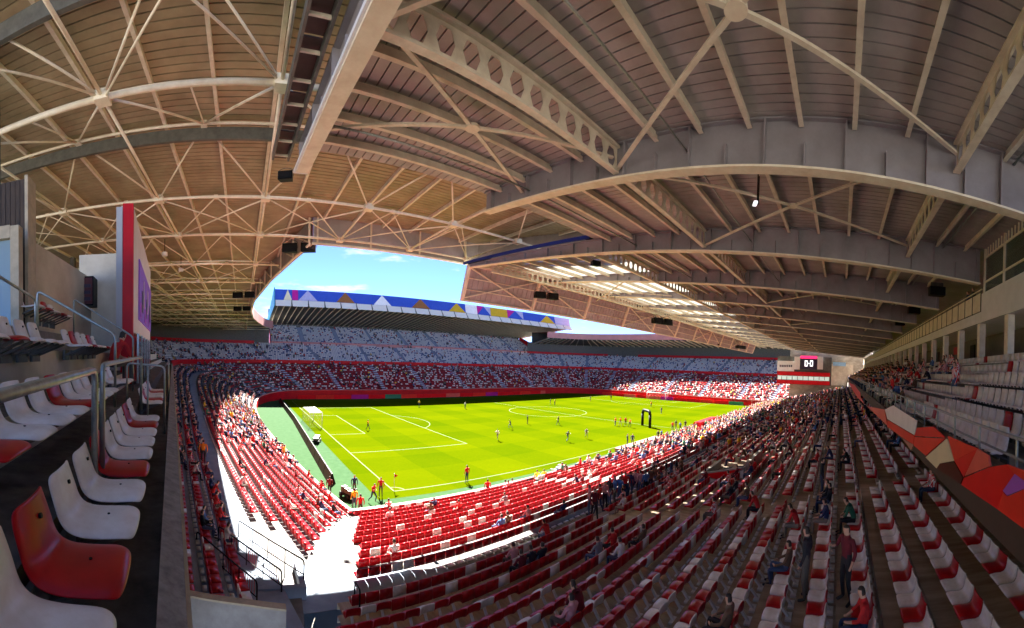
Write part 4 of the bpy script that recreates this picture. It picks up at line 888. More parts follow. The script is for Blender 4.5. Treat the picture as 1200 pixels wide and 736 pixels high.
# stair rails at the left vomitory
def onz(x, y, z): d = ray(x, y); return CAM + d * ((z - CAM.z) / d.z)
vs = thing('stair_railing', 'black tube stair railings with red infill bars on the sunny corner walkway', 'railing', onz(320, 680, 3.4))
p0, p1 = onz(352, 694, 3.45), onz(276, 640, 3.45); d = (p1 - p0); dn = d.normalized(); sd = Vector((-dn.y, dn.x, 0))
for k in range(3):
    o_ = sd * (-.15 + k * 1.0); L = d.length
    q = [p0 + o_ + Vector((0, 0, 0)), p0 + o_ + Vector((0, 0, 1.05)), p0 + o_ + dn * L + Vector((0, 0, 1.05)), p0 + o_ + dn * L]
    mb = MB(); mb.tube(rnd(q, .15), .028, 8); wpart('rail', mb, M['black'], vs, True)
    mb = MB(); mb.tube([p0 + o_ + Vector((0, 0, .55)), p0 + o_ + dn * L + Vector((0, 0, .55))], .02, 6); wpart('rail', mb, M['black'], vs, True)
    for j in range(1, 4): c = p0 + o_ + dn * (L * j / 4); mb = MB(); mb.tube([c, c + Vector((0, 0, 1.03))], .022, 6); wpart('post', mb, M['black'], vs)
    for j in range(3):
        c = p0 + o_ + dn * (L * (j + .15) / 3.2)
        for q_ in range(5): a = c + dn * q_ * .12 - sd * .03; mb = MB(); mb.tube([a + Vector((0, 0, .5)), a + Vector((0, 0, 1.0))], .012, 5, 0); wpart('red_bar', mb, M['red_paint'], vs)
vb = thing('vomitory', 'dark blue-grey stairwell box beside the black stair railings', 'stairwell', onz(320, 690, 3.4))
c = onz(325, 700, 3.44); mb = MB()
mb.box((c.x - .7, c.y - .2, 3.43), (c.x + .95, c.y, 3.85)); wpart('side_wall', mb, M['blue_floor'], vb)
mb = MB(); mb.box((c.x - .7, c.y + .01, 3.43), (c.x - .5, c.y + 1.6, 3.85)); wpart('side_wall', mb, M['blue_floor'], vb)
mb = MB(); mb.box((c.x + .75, c.y + .01, 3.43), (c.x + .95, c.y + 1.6, 3.85)); wpart('side_wall', mb, M['blue_floor'], vb)
railing('short dark rail hoop at the edge of the lower seats', [[s1(3.9, 11.4, 3.43), s1(3.9, 11.4, 4.4), s1(3.9, 10.9, 4.4), s1(3.9, 10.9, 3.6)]], .025, M['black'])

# ------------------------------------------------------------------ hanging things
def lamp(nm, label, p, yaw, sz, cat='floodlight', n=1):
    sz *= .68
    t = thing(nm, label, cat, p, yaw)
    for i in range(n):
        mb = MB(); o_ = (i - (n - 1) / 2) * sz * 1.25
        mb.hexa([(-.5 * sz + o_, -.3 * sz, -.28 * sz), (.5 * sz + o_, -.3 * sz, -.28 * sz), (.42 * sz + o_, .35 * sz, -.22 * sz), (-.42 * sz + o_, .35 * sz, -.22 * sz), (-.5 * sz + o_, -.24 * sz, .3 * sz), (.5 * sz + o_, -.24 * sz, .3 * sz), (.42 * sz + o_, .38 * sz, .2 * sz), (-.42 * sz + o_, .38 * sz, .2 * sz)])
        h = mb.build('housing', M['black'], t)
        mb = MB(); mb.box((-.4 * sz + o_, -.335 * sz, -.2 * sz), (.4 * sz + o_, -.305 * sz, .2 * sz)); s = mb.build('lens', M['black'], h)
        mb = MB(); mb.tube(rnd([(-.52 * sz + o_, 0, 0), (-.52 * sz + o_, 0, .45 * sz), (o_, 0, .6 * sz), (.52 * sz + o_, 0, .45 * sz), (.52 * sz + o_, 0, 0)], .2 * sz), .02 * sz, 6); mb.build('bracket', M['darksteel'], t)
    return t
def raydist(x, y, r): d = ray(x, y); return CAM + d * (r / math.hypot(d.x, d.y))
def raypl(x, y, z): return onz(x, y, z)
for (x, y, z, s_, lab, n) in ((335, 207, 19.3, .95, 'black floodlight hanging near the lower end of the white edge beam', 1), (351, 291, 19.7, 1.7, 'pair of black floodlights under the end roof corner', 2), (286, 346, 19.6, 2.0, 'black floodlights on the left roof edge', 2), (284, 362, 19.6, 2.0, 'small far black floodlights on the left roof edge', 2),
                              (698, 309, 17.3, .8, 'black floodlight hanging from the second girder', 1), (640, 347, 17.5, 1.5, 'black triple floodlight on the front fascia post', 2), (776, 377, 17.2, 2.0, 'twin floodlights on the far fascia', 2), (836, 402, 17.0, 2.2, 'farther twin floodlights on the fascia', 2), (868, 407, 17.0, 2.2, 'farthest twin floodlights on the fascia', 2)):
    p = raypl(x, y, z); lamp('floodlight', lab, p, YAW - 1.2, s_, n=n)
for (x, y, z, sz) in ((193, 300, 19.8, .5), (212, 318, 19.8, .5), (232, 331, 19.8, .5)):
    p = raypl(x, y, z); t = thing('ceiling_lamp', 'small pale round lamp hung under the end roof, %s of three' % {193: 'leftmost', 212: 'middle', 232: 'rightmost'}[x], 'lamp', p, 0, 'small lamps under the end roof')
    mb = MB(); mb.tube([(0, 0, .3), (0, 0, 0)], sz * .5, 12); mb.build('shade', M['white_paint'], t); mb = MB(); mb.tube([(0, 0, .31), (0, 0, 1.4)], .03, 6); mb.build('cord', M['black'], t)
p = onz(888, 240, 17.0); t = thing('tube_lamp', 'slim white tube lamp on black rods in the second roof bay', 'lamp', p, 0)
mb = MB(); mb.bar((-.25, 0, 0), (.3, .2, .12), .12, .06); mb.build('tube', M['screen_white'], t)
for dx in (-.08, .08): mb = MB(); mb.tube([(dx, 0, .05), (dx, 0, 1.0)], .02, 6); mb.build('rod', M['black'], t)
for i, (u, w_) in enumerate(((24.0, -5.9), (31.8, -5.9), (39.6, -5.9))):
    t = thing('heater_unit', 'dark box unit on the roof girder above the balcony, %s from the boxes' % ORD[i].replace('nearest', 'first'), 'unit', s1(u, w_, 16.9), RA, 'dark units above the balcony')
    mb = MB(); mb.box((-.3, -.5, -.35), (.3, .5, .2)); mb.build('case', M['black'], t); mb = MB(); mb.box((-.05, -.4, .21), (.05, .4, .5)); mb.build('hanger', M['darksteel'], t)

# ------------------------------------------------------------------ corner building with scoreboard
cb = thing('corner_building', 'corner building with red balcony bands and the scoreboard beyond the crowd', 'building', (106, -14, 8), 0)
CX = 103.5
def yb(x): d = ray(x, 430); return CAM.y + d.y * (CX - CAM.x) / d.x
def zb_(x, y): d = ray(x, y); return CAM.z + d.z * (CX - CAM.x) / d.x
def cplate(name, x0, y0, x1, y1, mt, dx=0, th=.2, par_=None):
    a, c = yb(x0), yb(x1); z1_, z0_ = zb_((x0 + x1) / 2, y0), zb_((x0 + x1) / 2, y1); mb = MB(); mb.box((CX - dx, min(a, c), z0_), (CX - dx + th, max(a, c), z1_)); return wpart(name, mb, mt, par_ or cb)
cplate('facade', 911, 418, 974, 451, M['darksteel'], 0, 4)
cplate('balcony_band', 911, 436, 973, 440.5, M['red_paint'], .5, .3); cplate('balcony_band', 911, 446, 973, 450.5, M['red_paint'], .5, .3)
cplate('balcony_window', 912, 441, 972, 445.5, M['screen_pale'], .2, .1); cplate('white_panel', 911, 423, 931, 435, M['white_paint'], .5, .2)
for i in range(9): cplate('mullion', 916 + i * 6.3, 441, 916.6 + i * 6.3, 445.5, M['darksteel'], .26, .05)
cplate('end_block', 974.5, 427, 1000, 452, M['wall_white'], 0, 1)
cplate('blue_sign', 976, 424.5, 991, 429, cmat((.35, .6, .85)), .3, .2)
sb = thing('scoreboard', 'lit scoreboard reading 0-0 between two white panels in the far corner', 'scoreboard', (CX - 1, yb(948), 12)); 
def splate(name, *a, **k): return cplate(name, *a, par_=sb, **k)
splate('side_panel', 931, 418, 937.5, 433, M['white_paint'], dx=.6); splate('side_panel', 958, 418, 964.5, 433, M['white_paint'], dx=.6)
splate('housing', 937.8, 417.5, 957.8, 433, M['screen_dark'], dx=.6); splate('header', 938, 417.2, 957.6, 420.4, M['screen_red'], dx=.65, th=.04)
dg_ = {'0': [(0, 0, 1, .22), (0, .78, 1, 1), (0, .22, .25, .78), (.75, .22, 1, .78)]}
def digit(x0, x1, y0, y1, segs_):
    for a, b_, c, d in segs_: splate('digit_bar', x0 + (x1 - x0) * a, y0 + (y1 - y0) * b_, x0 + (x1 - x0) * c, y0 + (y1 - y0) * d, M['screen_white'], dx=.68, th=.05)
digit(943.2, 946.6, 422.5, 429.5, dg_['0']); digit(949.4, 952.8, 422.5, 429.5, dg_['0']); splate('digit_bar', 947.3, 425.4, 948.8, 426.6, M['screen_white'], dx=.68, th=.05)
# band lettering strip on the white panel, as small dark blocks of print
for i in range(7): cplate('print_mark', 914 + i * 2.2, 427.6, 915.4 + i * 2.2, 430.2, M['screen_dark'], .54, .03)

# ------------------------------------------------------------------ people
def skel(pose):
    J = {}
    if pose.startswith('sit'):
        ln_ = {'sit': .06, 'sit2': -.05, 'sitlean': .28}[pose]
        J.update(pelvis=(0, -.02, .52), chest=(0, -.06 + ln_ * .5, .84), neck=(0, -.04 + ln_, 1.06), head=(0, .0 + ln_ * 1.1, 1.20), top=(0, -.01 + ln_ * 1.15, 1.32))
        for s_, n_ in ((-1, 'l'), (1, 'r')):
            J['hip' + n_] = (s_ * .10, .02, .50); J['knee' + n_] = (s_ * (.13 if pose != 'sit2' else .2), .44, .53); J['ank' + n_] = (s_ * .12, .44 - (.05 if pose == 'sit2' else 0), .10); J['toe' + n_] = (s_ * .13, .62, .05)
            J['sh' + n_] = (s_ * .19, -.05 + ln_ * .9, .99); J['el' + n_] = (s_ * .26, .06 + ln_ * .8, .74); J['wr' + n_] = (s_ * (.12 if pose != 'sit2' else .2), .29 + ln_ * .4, .64); J['ha' + n_] = (s_ * .09, .37 + ln_ * .4, .635)
    else:
        J.update(pelvis=(0, 0, .95), chest=(0, .0, 1.25), neck=(0, .0, 1.46), head=(0, .03, 1.60), top=(0, .02, 1.72))
        for s_, n_ in ((-1, 'l'), (1, 'r')):
            J['hip' + n_] = (s_ * .09, 0, .92); J['knee' + n_] = (s_ * .11, .03, .50); J['ank' + n_] = (s_ * .12, -.02, .09); J['toe' + n_] = (s_ * .14, .15, .045)
            J['sh' + n_] = (s_ * .19, -.01, 1.41); J['el' + n_] = (s_ * .27, -.03, 1.13); J['wr' + n_] = (s_ * .26, .07, .88); J['ha' + n_] = (s_ * .25, .12, .80)
        if pose == 'run':
            J.update(chest=(0, .06, 1.22), neck=(0, .12, 1.42), head=(0, .17, 1.55), top=(0, .17, 1.67), kneel=(-.1, .30, .62), ankl=(-.1, .16, .24), toel=(-.1, .31, .17), kneer=(.1, -.08, .52), ankr=(.11, -.38, .26), toer=(.11, -.38, .08),
                     shl=(-.19, .09, 1.37), shr=(.19, .09, 1.37), ell=(-.27, -.12, 1.17), wrl=(-.25, .06, 1.02), hal=(-.24, .14, 1.03), elr=(.27, .20, 1.12), wrr=(.22, .40, 1.24), har=(.2, .46, 1.29))
        if pose == 'walk':
            J.update(kneel=(-.1, .17, .52), ankl=(-.11, .26, .10), toel=(-.12, .42, .06), kneer=(.1, -.06, .50), ankr=(.11, -.30, .14), toer=(.12, -.17, .04), ell=(-.25, -.12, 1.14), wrl=(-.24, -.02, .91), hal=(-.23, .03, .84), elr=(.25, .09, 1.15), wrr=(.2, .26, .99), har=(.18, .33, .95))
        if pose == 'talk':
            J.update(elr=(.29, .06, 1.15), wrr=(.18, .27, 1.22), har=(.15, .34, 1.27), kneel=(-.13, .04, .5), ankl=(-.17, -.02, .09), toel=(-.21, .14, .045))
    return J
RAD = dict(pelvis=.125, chest=.135, neck=.062, head=.098, top=.066, hip=.088, knee=.058, ank=.042, toe=.035, sh=.06, el=.043, wr=.03, ha=.026)
def person_mesh(pose, hands=False, lvl=1):
    J = skel(pose); J['head'] = (J['head'][0], J['head'][1], J['head'][2] - .025); J['top'] = (J['top'][0], J['top'][1], J['top'][2] - .035); names = list(J); idx = {n_: i for i, n_ in enumerate(names)}; E_ = [('pelvis', 'chest'), ('chest', 'neck'), ('neck', 'head'), ('head', 'top')]
    for n_ in 'lr': E_ += [('pelvis', 'hip' + n_), ('hip' + n_, 'knee' + n_), ('knee' + n_, 'ank' + n_), ('ank' + n_, 'toe' + n_), ('chest', 'sh' + n_), ('sh' + n_, 'el' + n_), ('el' + n_, 'wr' + n_), ('wr' + n_, 'ha' + n_)]
    vs_ = [Vector(J[n_]) for n_ in names]; rad = [RAD[n_[:-1] if n_[-1] in 'lr' and n_ not in ('pelvis',) and n_[:-1] in RAD else n_] for n_ in names]
    ed = [(idx[a], idx[b_]) for a, b_ in E_]
    if hands:
        for n_, s_ in (('l', -1), ('r', 1)):
            h = Vector(J['ha' + n_]); d = (h - Vector(J['wr' + n_])).normalized(); sx = d.cross(Vector((0, 0, 1)))
            if sx.length < .1: sx = Vector((1, 0, 0))
            sx.normalize(); dn_ = sx.cross(d) * -1
            for k, (of, L_) in enumerate(((-.026, .065), (-.009, .075), (.009, .07), (.026, .055))):
                a = h + d * .02 + sx * of; b_ = a + d * L_ * .6; c_ = b_ + d * L_ * .35 + Vector((0, 0, -.02)); q = len(vs_); vs_ += [a, b_, c_]; rad += [.010, .009, .007]; ed += [(idx['ha' + n_], q), (q, q + 1), (q + 1, q + 2)]
            a = h - d * .02 + sx * (-s_ * .03); b_ = a + d * .035 + sx * (-s_ * .015); q = len(vs_); vs_ += [a, b_]; rad += [.011, .009]; ed += [(idx['ha' + n_], q), (q, q + 1)]
    me = bpy.data.meshes.new('p'); me.from_pydata(vs_, ed, []); o = bpy.data.objects.new('p', me); COL.objects.link(o)
    md = o.modifiers.new('skin', 'SKIN'); md.use_smooth_shade = True
    for i, sv in enumerate(me.skin_vertices[0].data):
        r = rad[i]; sv.radius = (r, r); sv.use_root = (i == idx['pelvis'])
        if names[i:i + 1] and names[i] in ('chest', 'pelvis'): sv.radius = (r * 1.15, r * .78)
    if lvl: sm = o.modifiers.new('sub', 'SUBSURF'); sm.levels = lvl
    dg = bpy.context.evaluated_depsgraph_get(); r = bpy.data.meshes.new_from_object(o.evaluated_get(dg)); bpy.data.objects.remove(o)
    r.name = 'person_' + pose
    for k in ('shirt', 'trouser', 'skin', 'hair', 'shoe'): r.materials.append(M[k])
    seg = [(Vector(J[a]), Vector(J[b_]), a, b_) for a, b_ in E_]; mi = []
    for p in r.polygons:
        c = p.center; best = None
        for a, b_, na, nb in seg:
            ab = b_ - a; t = max(0, min(1, (c - a).dot(ab) / ab.length_squared)); dd = (c - a - ab * t).length
            if best is None or dd < best[0]: best = (dd, na, nb, t)
        _, na, nb, t = best
        if nb == 'top' or na == 'head' or nb == 'head':
            hd = Vector(J['head']); k = 3 if (c.z > hd.z + .035 or (c.y < hd.y - .01 and c.z > hd.z - .06)) else 2
        elif nb[:2] in ('ha',): k = 2
        elif nb[:2] == 'wr': k = 0 if (t < .5 or pose in ('stand', 'sit2')) else 2
        elif nb[:3] in ('ank',) or nb[:4] == 'knee' or nb[:3] == 'hip': k = 1
        elif nb[:3] == 'toe': k = 4
        elif na == 'pelvis' and t < .12: k = 1
        elif na[:2] == 'ha': k = 2
        else: k = 0
        mi.append(k)
    r.polygons.foreach_set('material_index', mi); r.polygons.foreach_set('use_smooth', [True] * len(mi)); r.update(); return r
PM = {p: person_mesh(p) for p in ('sit', 'sit2', 'sitlean', 'stand', 'run', 'walk', 'talk')}
SH = {'red': (.62, .02, .02), 'dark': (.02, .02, .028), 'navy': (.02, .035, .12), 'white': (.72, .70, .68), 'grey': (.25, .25, .27), 'blue': (.08, .20, .48), 'yellow': (.85, .55, .02), 'orange': (.85, .25, .01), 'green': (.03, .18, .10), 'pink': (.68, .32, .34), 'brown': (.16, .09, .05), 'maroon': (.16, .01, .02)}
NP = [0]
def person(pose, pos, facing, shirt, label, group=None, cat='person', sc=1.0):     # facing: direction angle of the chest
    o = link('person', PM[pose], None, pos, facing - math.pi / 2); o.color = (*SH[shirt], 1); o.scale = ((sc if not pose.startswith('sit') else .93),) * 3; NP[0] += 1
    return tag(o, label, cat, group)
# striped shirt variant
def striped():
    mt = mat('striped_shirt', (.6, .6, .6), .85); n = mt.node_tree; b_ = n.nodes['Principled BSDF']; t = n.nodes.new('ShaderNodeTexCoord'); wv = n.nodes.new('ShaderNodeTexWave'); wv.inputs['Scale'].default_value = 5.5; r = n.nodes.new('ShaderNodeValToRGB'); r.color_ramp.interpolation = 'CONSTANT'
    r.color_ramp.elements[0].color = (.65, .02, .02, 1); r.color_ramp.elements[1].color = (.75, .74, .72, 1); r.color_ramp.elements[1].position = .5
    n.links.new(t.outputs['Object'], wv.inputs[0]); n.links.new(wv.outputs[0], r.inputs[0]); n.links.new(r.outputs[0], b_.inputs['Base Color']); return mt
STR = striped()
PMS = {}
for k in ('sit', 'sit2', 'sitlean', 'stand', 'talk'): q = PM[k].copy(); q.materials[0] = STR; PMS[k] = q
def person_s(pose, pos, facing, label, group=None):
    o = link('person', PMS[pose], None, pos, facing - math.pi / 2); o.scale = ((.93 if pose.startswith('sit') else 1),) * 3; NP[0] += 1; return tag(o, label, 'person', group)
# the man in red at the left
PMH = person_mesh('sitlean', True, 2)
o = link('person', PMH, None, ff(8.9, 1.36, 10.72), FA - 2.3); o.color = (*SH['red'], 1); tag(o, 'man in a red jacket seated on the left tier bent over his hands', 'person')
# players and staff on the grass
plr = [(437, 590, 'red', 'run', 'player in red nearest the corner flag on the track'), (446, 583, 'red', 'stand', 'player in red standing on the goal line near the corner'), (415, 598, 'yellow', 'stand', 'steward in a yellow vest near the corner gangway'), (422, 606, 'red', 'stand', 'person in red beside the yellow steward'), (376, 586, 'brown', 'stand', 'left one of two people at the end of the long hoarding'), (386, 582, 'maroon', 'walk', 'right one of two people at the end of the long hoarding'),
       (415, 580, 'navy', 'stand', 'person in navy behind the yellow steward'), (547, 566, 'red', 'stand', 'lone player in red standing near the near touchline'), (583, 516, 'white', 'run', 'player in white and black running in the left half'), (598, 503, 'dark', 'run', 'dark dressed player left of midfield'), (618, 497, 'dark', 'stand', 'dark dressed player standing upright near midfield'), (654, 498, 'dark', 'walk', 'dark dressed player alone above the midfield pair'),
       (665, 518, 'dark', 'run', 'left player of the dark dressed midfield pair'), (687, 514, 'grey', 'run', 'right player of the midfield pair, in grey'), (721, 499, 'orange', 'stand', 'leftmost player of the orange group near the arch'), (727, 499, 'orange', 'walk', 'middle player of the orange group near the arch'), (733, 499, 'red', 'stand', 'rightmost player of the tight orange group'), (738, 501, 'orange', 'run', 'orange player apart to the right of the group'),
       (491, 477, 'yellow', 'walk', 'tiny player in yellow near the far shade'), (431, 504, 'orange', 'walk', 'goalkeeper in orange in front of the near goal'), (792, 503, 'dark', 'walk', 'left one of the pair by the touchline'), (788, 505, 'red', 'stand', 'person in red by the touchline pair'), (645, 474, 'dark', 'stand', 'left one of two figures near the shade edge'), (650, 475, 'yellow', 'stand', 'right one of two figures near the shade edge'),
       (545, 479, 'white', 'stand', 'tiny player in white by the edge of the shade'), (763, 477, 'orange', 'stand', 'player between the arch and the far goal'), (775, 485, 'dark', 'stand', 'dark figure right of the arch'), (692, 470, 'dark', 'stand', 'distant dark figure in the far left of the goal'), (716, 469, 'dark', 'stand', 'distant figure closest to the far goal area'), (735, 522, 'dark', 'stand', 'left one of the pair on the near touchline'), (741, 522, 'navy', 'stand', 'right one of the pair on the near touchline'),
       (771, 517, 'dark', 'stand', 'person in dark at the touchline below the arch'), (775, 516, 'blue', 'walk', 'person in blue at the touchline below the arch'), (797, 505, 'blue', 'stand', 'person in blue just outside the touchline'), (803, 503, 'dark', 'stand', 'person in dark right of the blue one outside the touchline')]
for x, y, c, pose, lab in plr:
    p = onz(x, y, .01); person(pose, p, rng.uniform(-3, 3), c, lab + ', %s' % ('running' if pose == 'run' else 'walking' if pose == 'walk' else 'standing'))
for x, y, c, pose, lab in ((571, 585, 'red', 'stand', 'ball kid in red against the front wall of the red seats'), (592, 578, 'navy', 'sit', 'photographer in navy seated by the front wall'), (600, 576, 'grey', 'sit', 'photographer in grey seated right of the navy one'), (629, 572, 'yellow', 'stand', 'steward in a yellow vest leaning at the front wall'), (637, 571, 'yellow', 'stand', 'second steward in yellow right beside the first')):
    p = onz(x, y, .01); person(pose, p, 1.2, c, lab)
# pitch furniture
def goal(label, gx, face):
    t = thing('goal', label, 'goal', (gx, 34, 0))
    for y in (30.34, 37.66): mb = MB(); mb.tube([(gx, y, 0), (gx, y, 2.44)], .06, 10); wpart('post', mb, M['white_paint'], t, True)
    mb = MB(); mb.tube([(gx, 30.28, 2.46), (gx, 37.72, 2.46)], .06, 10); wpart('crossbar', mb, M['white_paint'], t, True)
    b_ = gx - face * 2.0
    for q in ([(gx, 30.34, 2.44), (b_, 30.34, 2.4), (b_, 37.66, 2.4), (gx, 37.66, 2.44)], [(b_, 30.34, 0), (b_, 37.66, 0), (b_, 37.66, 2.4), (b_, 30.34, 2.4)], [(gx, 30.34, 0), (b_, 30.34, 0), (b_, 30.34, 2.4), (gx, 30.34, 2.44)], [(gx, 37.66, 0), (b_, 37.66, 0), (b_, 37.66, 2.4), (gx, 37.66, 2.44)]):
        mb = MB(); mb.poly(q); wpart('net', mb, M['net'], t)
    for y in (30.34, 37.66): mb = MB(); mb.tube([(gx, y, 2.44), (b_, y, 2.42), (b_, y, 0)], .03, 6); wpart('net_support', mb, M['white_paint'], t, True)
goal('white football goal with net at the near left end of the pitch', 0, 1); goal('white football goal with net at the far right end of the pitch', 105, -1)
for i, (x, y, lab) in enumerate(((0, 0, 'corner flag at the near corner beside the corner arc'), (105, 0, 'corner flag at the far end of the near touchline'))):
    t = thing('corner_flag', lab, 'flag', (x, y, 0)); mb = MB(); mb.tube([(0, 0, 0), (0, 0, 1.55)], .025, 6); mb.build('pole', M['white_paint'], t); mb = MB(); mb.prism([(0, .02, 1.15), (.38, .1, 1.28), (0, .02, 1.52)], (0, 1, 0), .01); mb.build('flag', M['red_paint'], t)
hd = thing('hoarding', 'long low dark advertising hoarding behind the near goal', 'hoarding', (-3.9, 35, 0)); pts = [(-4.7, 2.4)] ; 
pts = [(-4.75, 3.0), (-3.55, 37), (-3.3, 66)]; n = 22
for i in range(n):
    def at(t): 
        k = t * 2; a, b_ = (pts[0], pts[1]) if k < 1 else (pts[1], pts[2]); k = k if k < 1 else k - 1; return a[0] + (b_[0] - a[0]) * k, a[1] + (b_[1] - a[1]) * k
    a, c = at(i / n + .001), at((i + 1) / n - .001); mb = MB(); mb.hexa([(a[0] - .35, a[1], 0), (a[0] + .35, a[1], 0), (c[0] + .35, c[1], 0), (c[0] - .35, c[1], 0), (a[0] - .06, a[1], .95), (a[0] + .06, a[1], .95), (c[0] + .06, c[1], .95), (c[0] - .06, c[1], .95)]); wpart('board', mb, M['black'], hd)
p = onz(757, 500, 0); t = thing('training_frame', 'black freestanding arch frame on the far half of the pitch', 'frame', p, 1.0); t.scale = (.78,) * 3
for q in ([(-2.0, 0, 0), (-2.0, 0, 3.0)], [(2.0, 0, 0), (2.0, 0, 3.0)]): mb = MB(); mb.tube(q, .35, 8); mb.build('post', M['black'], t, True)
mb = MB(); mb.tube(rnd([(-2.0, 0, 3.0), (-1.6, 0, 3.9), (1.6, 0, 3.9), (2.0, 0, 3.0)], .6), .36, 8); mb.build('crossbar', M['black'], t, True)
p = onz(845, 501, 0); t = thing('dugout', 'red canopied team bench beside the near touchline', 'dugout', onz(824, 505, 0), RA)
mb = MB(); mb.prism([(-4, -.9, 0), (-4, .9, 0), (-4, .9, 1.2), (-4, .2, 2.1), (-4, -.9, 2.1)], (1, 0, 0), 9); mb.build('shelter', M['red_paint'], t); mb = MB(); mb.box((-3.8, .92, .1), (4.8, .96, 1.1)); mb.build('front_panel', M['pinkred'], t)
t = thing('ground_mat', 'long pink-red board along the near touchline left of the team bench', 'hoarding', onz(740, 525, 0), RA); mb = MB(); mb.box((-3.5, -.5, 0), (8, .5, .5)); mb.build('board', M['pinkred'], t)
def cart(x, y, lab, s_=1.0, rz=.4):
    t = thing('equipment_cart', lab, 'cart', onz(x, y, 0), rz)
    mb = MB(); mb.box((-.9 * s_, -.35 * s_, .25), (.9 * s_, .35 * s_, .45)); mb.build('tray', M['black'], t)
    for a in (-.6, .6):
        for b_ in (-.38, .38): mb = MB(); mb.tube([(a * s_, b_ * s_ - .04, .2), (a * s_, b_ * s_ + .04, .2)], .2, 12); mb.build('wheel', M['black'], t, True)
    mb = MB(); mb.tube(rnd([(-.9 * s_, -.3 * s_, .45), (-1.2 * s_, -.3 * s_, 1.0), (-1.2 * s_, .3 * s_, 1.0), (-.9 * s_, .3 * s_, .45)], .1), .025, 6); mb.build('handle', M['steel'], t, True)
    for i in range(3): mb = MB(); mb.box((-.7 * s_ + i * .5 * s_, -.28 * s_, .46), (-.28 * s_ + i * .5 * s_, .28 * s_, .75 + .08 * i)); mb.build('bag', M['darksteel'], t)
cart(655, 557, 'dark equipment cart with bags by the near touchline', 1.3); cart(371, 519, 'dark cart with kit bags behind the near goal line', 1.2, 1.2); cart(407, 584, 'small trolley with bags beside the person in navy', .8, 2)
for i, (x, y) in enumerate(((487, 592), (530, 587), (556, 587), (700, 541), (690, 544), (677, 548))):
    t = thing('floor_monitor', 'small dark box lying on the pale track, %s from the left corner' % ORD[i].replace('nearest', 'first'), 'box', onz(x, y, 0), .3); mb = MB(); mb.prism([(-.3, -.2, 0), (-.3, .2, 0), (-.3, .05, .3), (-.3, -.2, .3)], (1, 0, 0), .6); mb.build('case', M['black'], t)

# ------------------------------------------------------------------ crowd
def project(p):
    d = Vector(p) - CAM; r = math.hypot(d.x, d.y); q = rot.transposed() @ d; rr = math.hypot(q.x, q.y); return 600 - F0 * math.atan2(q.y, q.x), Y0 - F0 * q.z / rr, r
def visible(p, m=25): x, y, r = project(p); return -m < x < 1200 + m and -m < y < 736 + m
taken = set(); people = []
def seat_near(px_, py_, zones, hz=.6):
    best = None
    for i, s_ in enumerate(SEATS):
        if s_[3] not in zones or i in taken: continue
        p = s_[0]; d = p - CAM
        if d.length > 60: continue
        x, y, r = project(p + Vector((0, 0, hz))); e = (x - px_) ** 2 + (y - py_) ** 2
        if best is None or e < best[0]: best = (e, i)
    return best[1]
hand = [(945, 612, 'sitlean', 'red', 'B', 'person in red leaning forward with a dark haired neighbour'), (957, 600, 'sit', 'navy', 'B', 'person in navy seated in the group just behind the leaning one'), (982, 575, 'sit', 'dark', 'B', 'dark dressed person seated with knees turned to the aisle'), (962, 572, 'sit2', 'dark', 'B', 'broad shouldered person in black seated above the group'),
        (1012, 603, 'sitlean', 'green', 'B', 'person in a green jacket lying back beside the aisle'), (905, 655, 'sit2', 'brown', 'B', 'person in brown with jeans stretched along the row'), (663, 712, 'sit2', 'pink', 'B', 'person in a pale pink top low in the centre'), (676, 706, 'sitlean', 'maroon', 'B', 'person in maroon next to the one in pale pink'), (698, 640, 'sit', 'grey', 'B', 'person in grey left of the bright red shirt'), (712, 632, 'sit', 'red', 'B', 'person in a bright red shirt in the shaded rows'), (722, 640, 'sit', 'white', 'B', 'person in a striped top right of the bright red shirt'),
        (880, 586, 'sit', 'brown', 'B', 'tanned person in brown by the stairwell'), (893, 592, 'sitlean', 'red', 'B', 'child in red beside the person by the stairwell'), (1000, 727, 'sit', 'red', 'B', 'head and shoulders in red at the bottom edge'), (868, 727, 'sit2', 'brown', 'B', 'person in brown with legs over the next row at the bottom edge'), (625, 655, 'sit', 'dark', 'B', 'dark haired person in the first shaded row left of centre'), (613, 655, 'sit', 'maroon', 'B', 'person in maroon in the first shaded row left of centre'), (601, 656, 'sit', 'pink', 'B', 'leftmost person of the small group behind the walkway'), (640, 655, 'sit2', 'dark', 'B', 'rightmost person of the small group behind the walkway'),
        (246, 575, 'sitlean', 'red', 'L', 'person in red at the back of the left shaded block'), (256, 588, 'sit', 'red', 'L', 'person in red one place nearer than the hindmost red one'), (268, 600, 'sit', 'red', 'L', 'person in red beside the pale walkway on the left'), (236, 615, 'sit2', 'dark', 'L', 'dark dressed person against the parapet side rows'), (264, 626, 'sit', 'white', 'L', 'person in white trousers in the left shaded block'), (243, 606, 'sit', 'blue', 'L', 'person in pale blue in the left shaded block'), (583, 615, 'sit2', 'blue', 'A', 'person in blue and white among the bright red seats'), (590, 612, 'sit', 'brown', 'A', 'person beside the blue one among the bright red seats'), (660, 597, 'sit2', 'navy', 'A', 'person in navy at the back of the bright red seats'), (620, 604, 'sit', 'pink', 'A', 'person in pink on the bright red seats')]
for x, y, pose, c, z, lab in hand:
    i = seat_near(x, y, z); taken.add(i); p, rz = SEATS[i][0], SEATS[i][1]; person(pose, p + Vector((0, 0, -.09)), rz + math.pi / 2, c, lab)
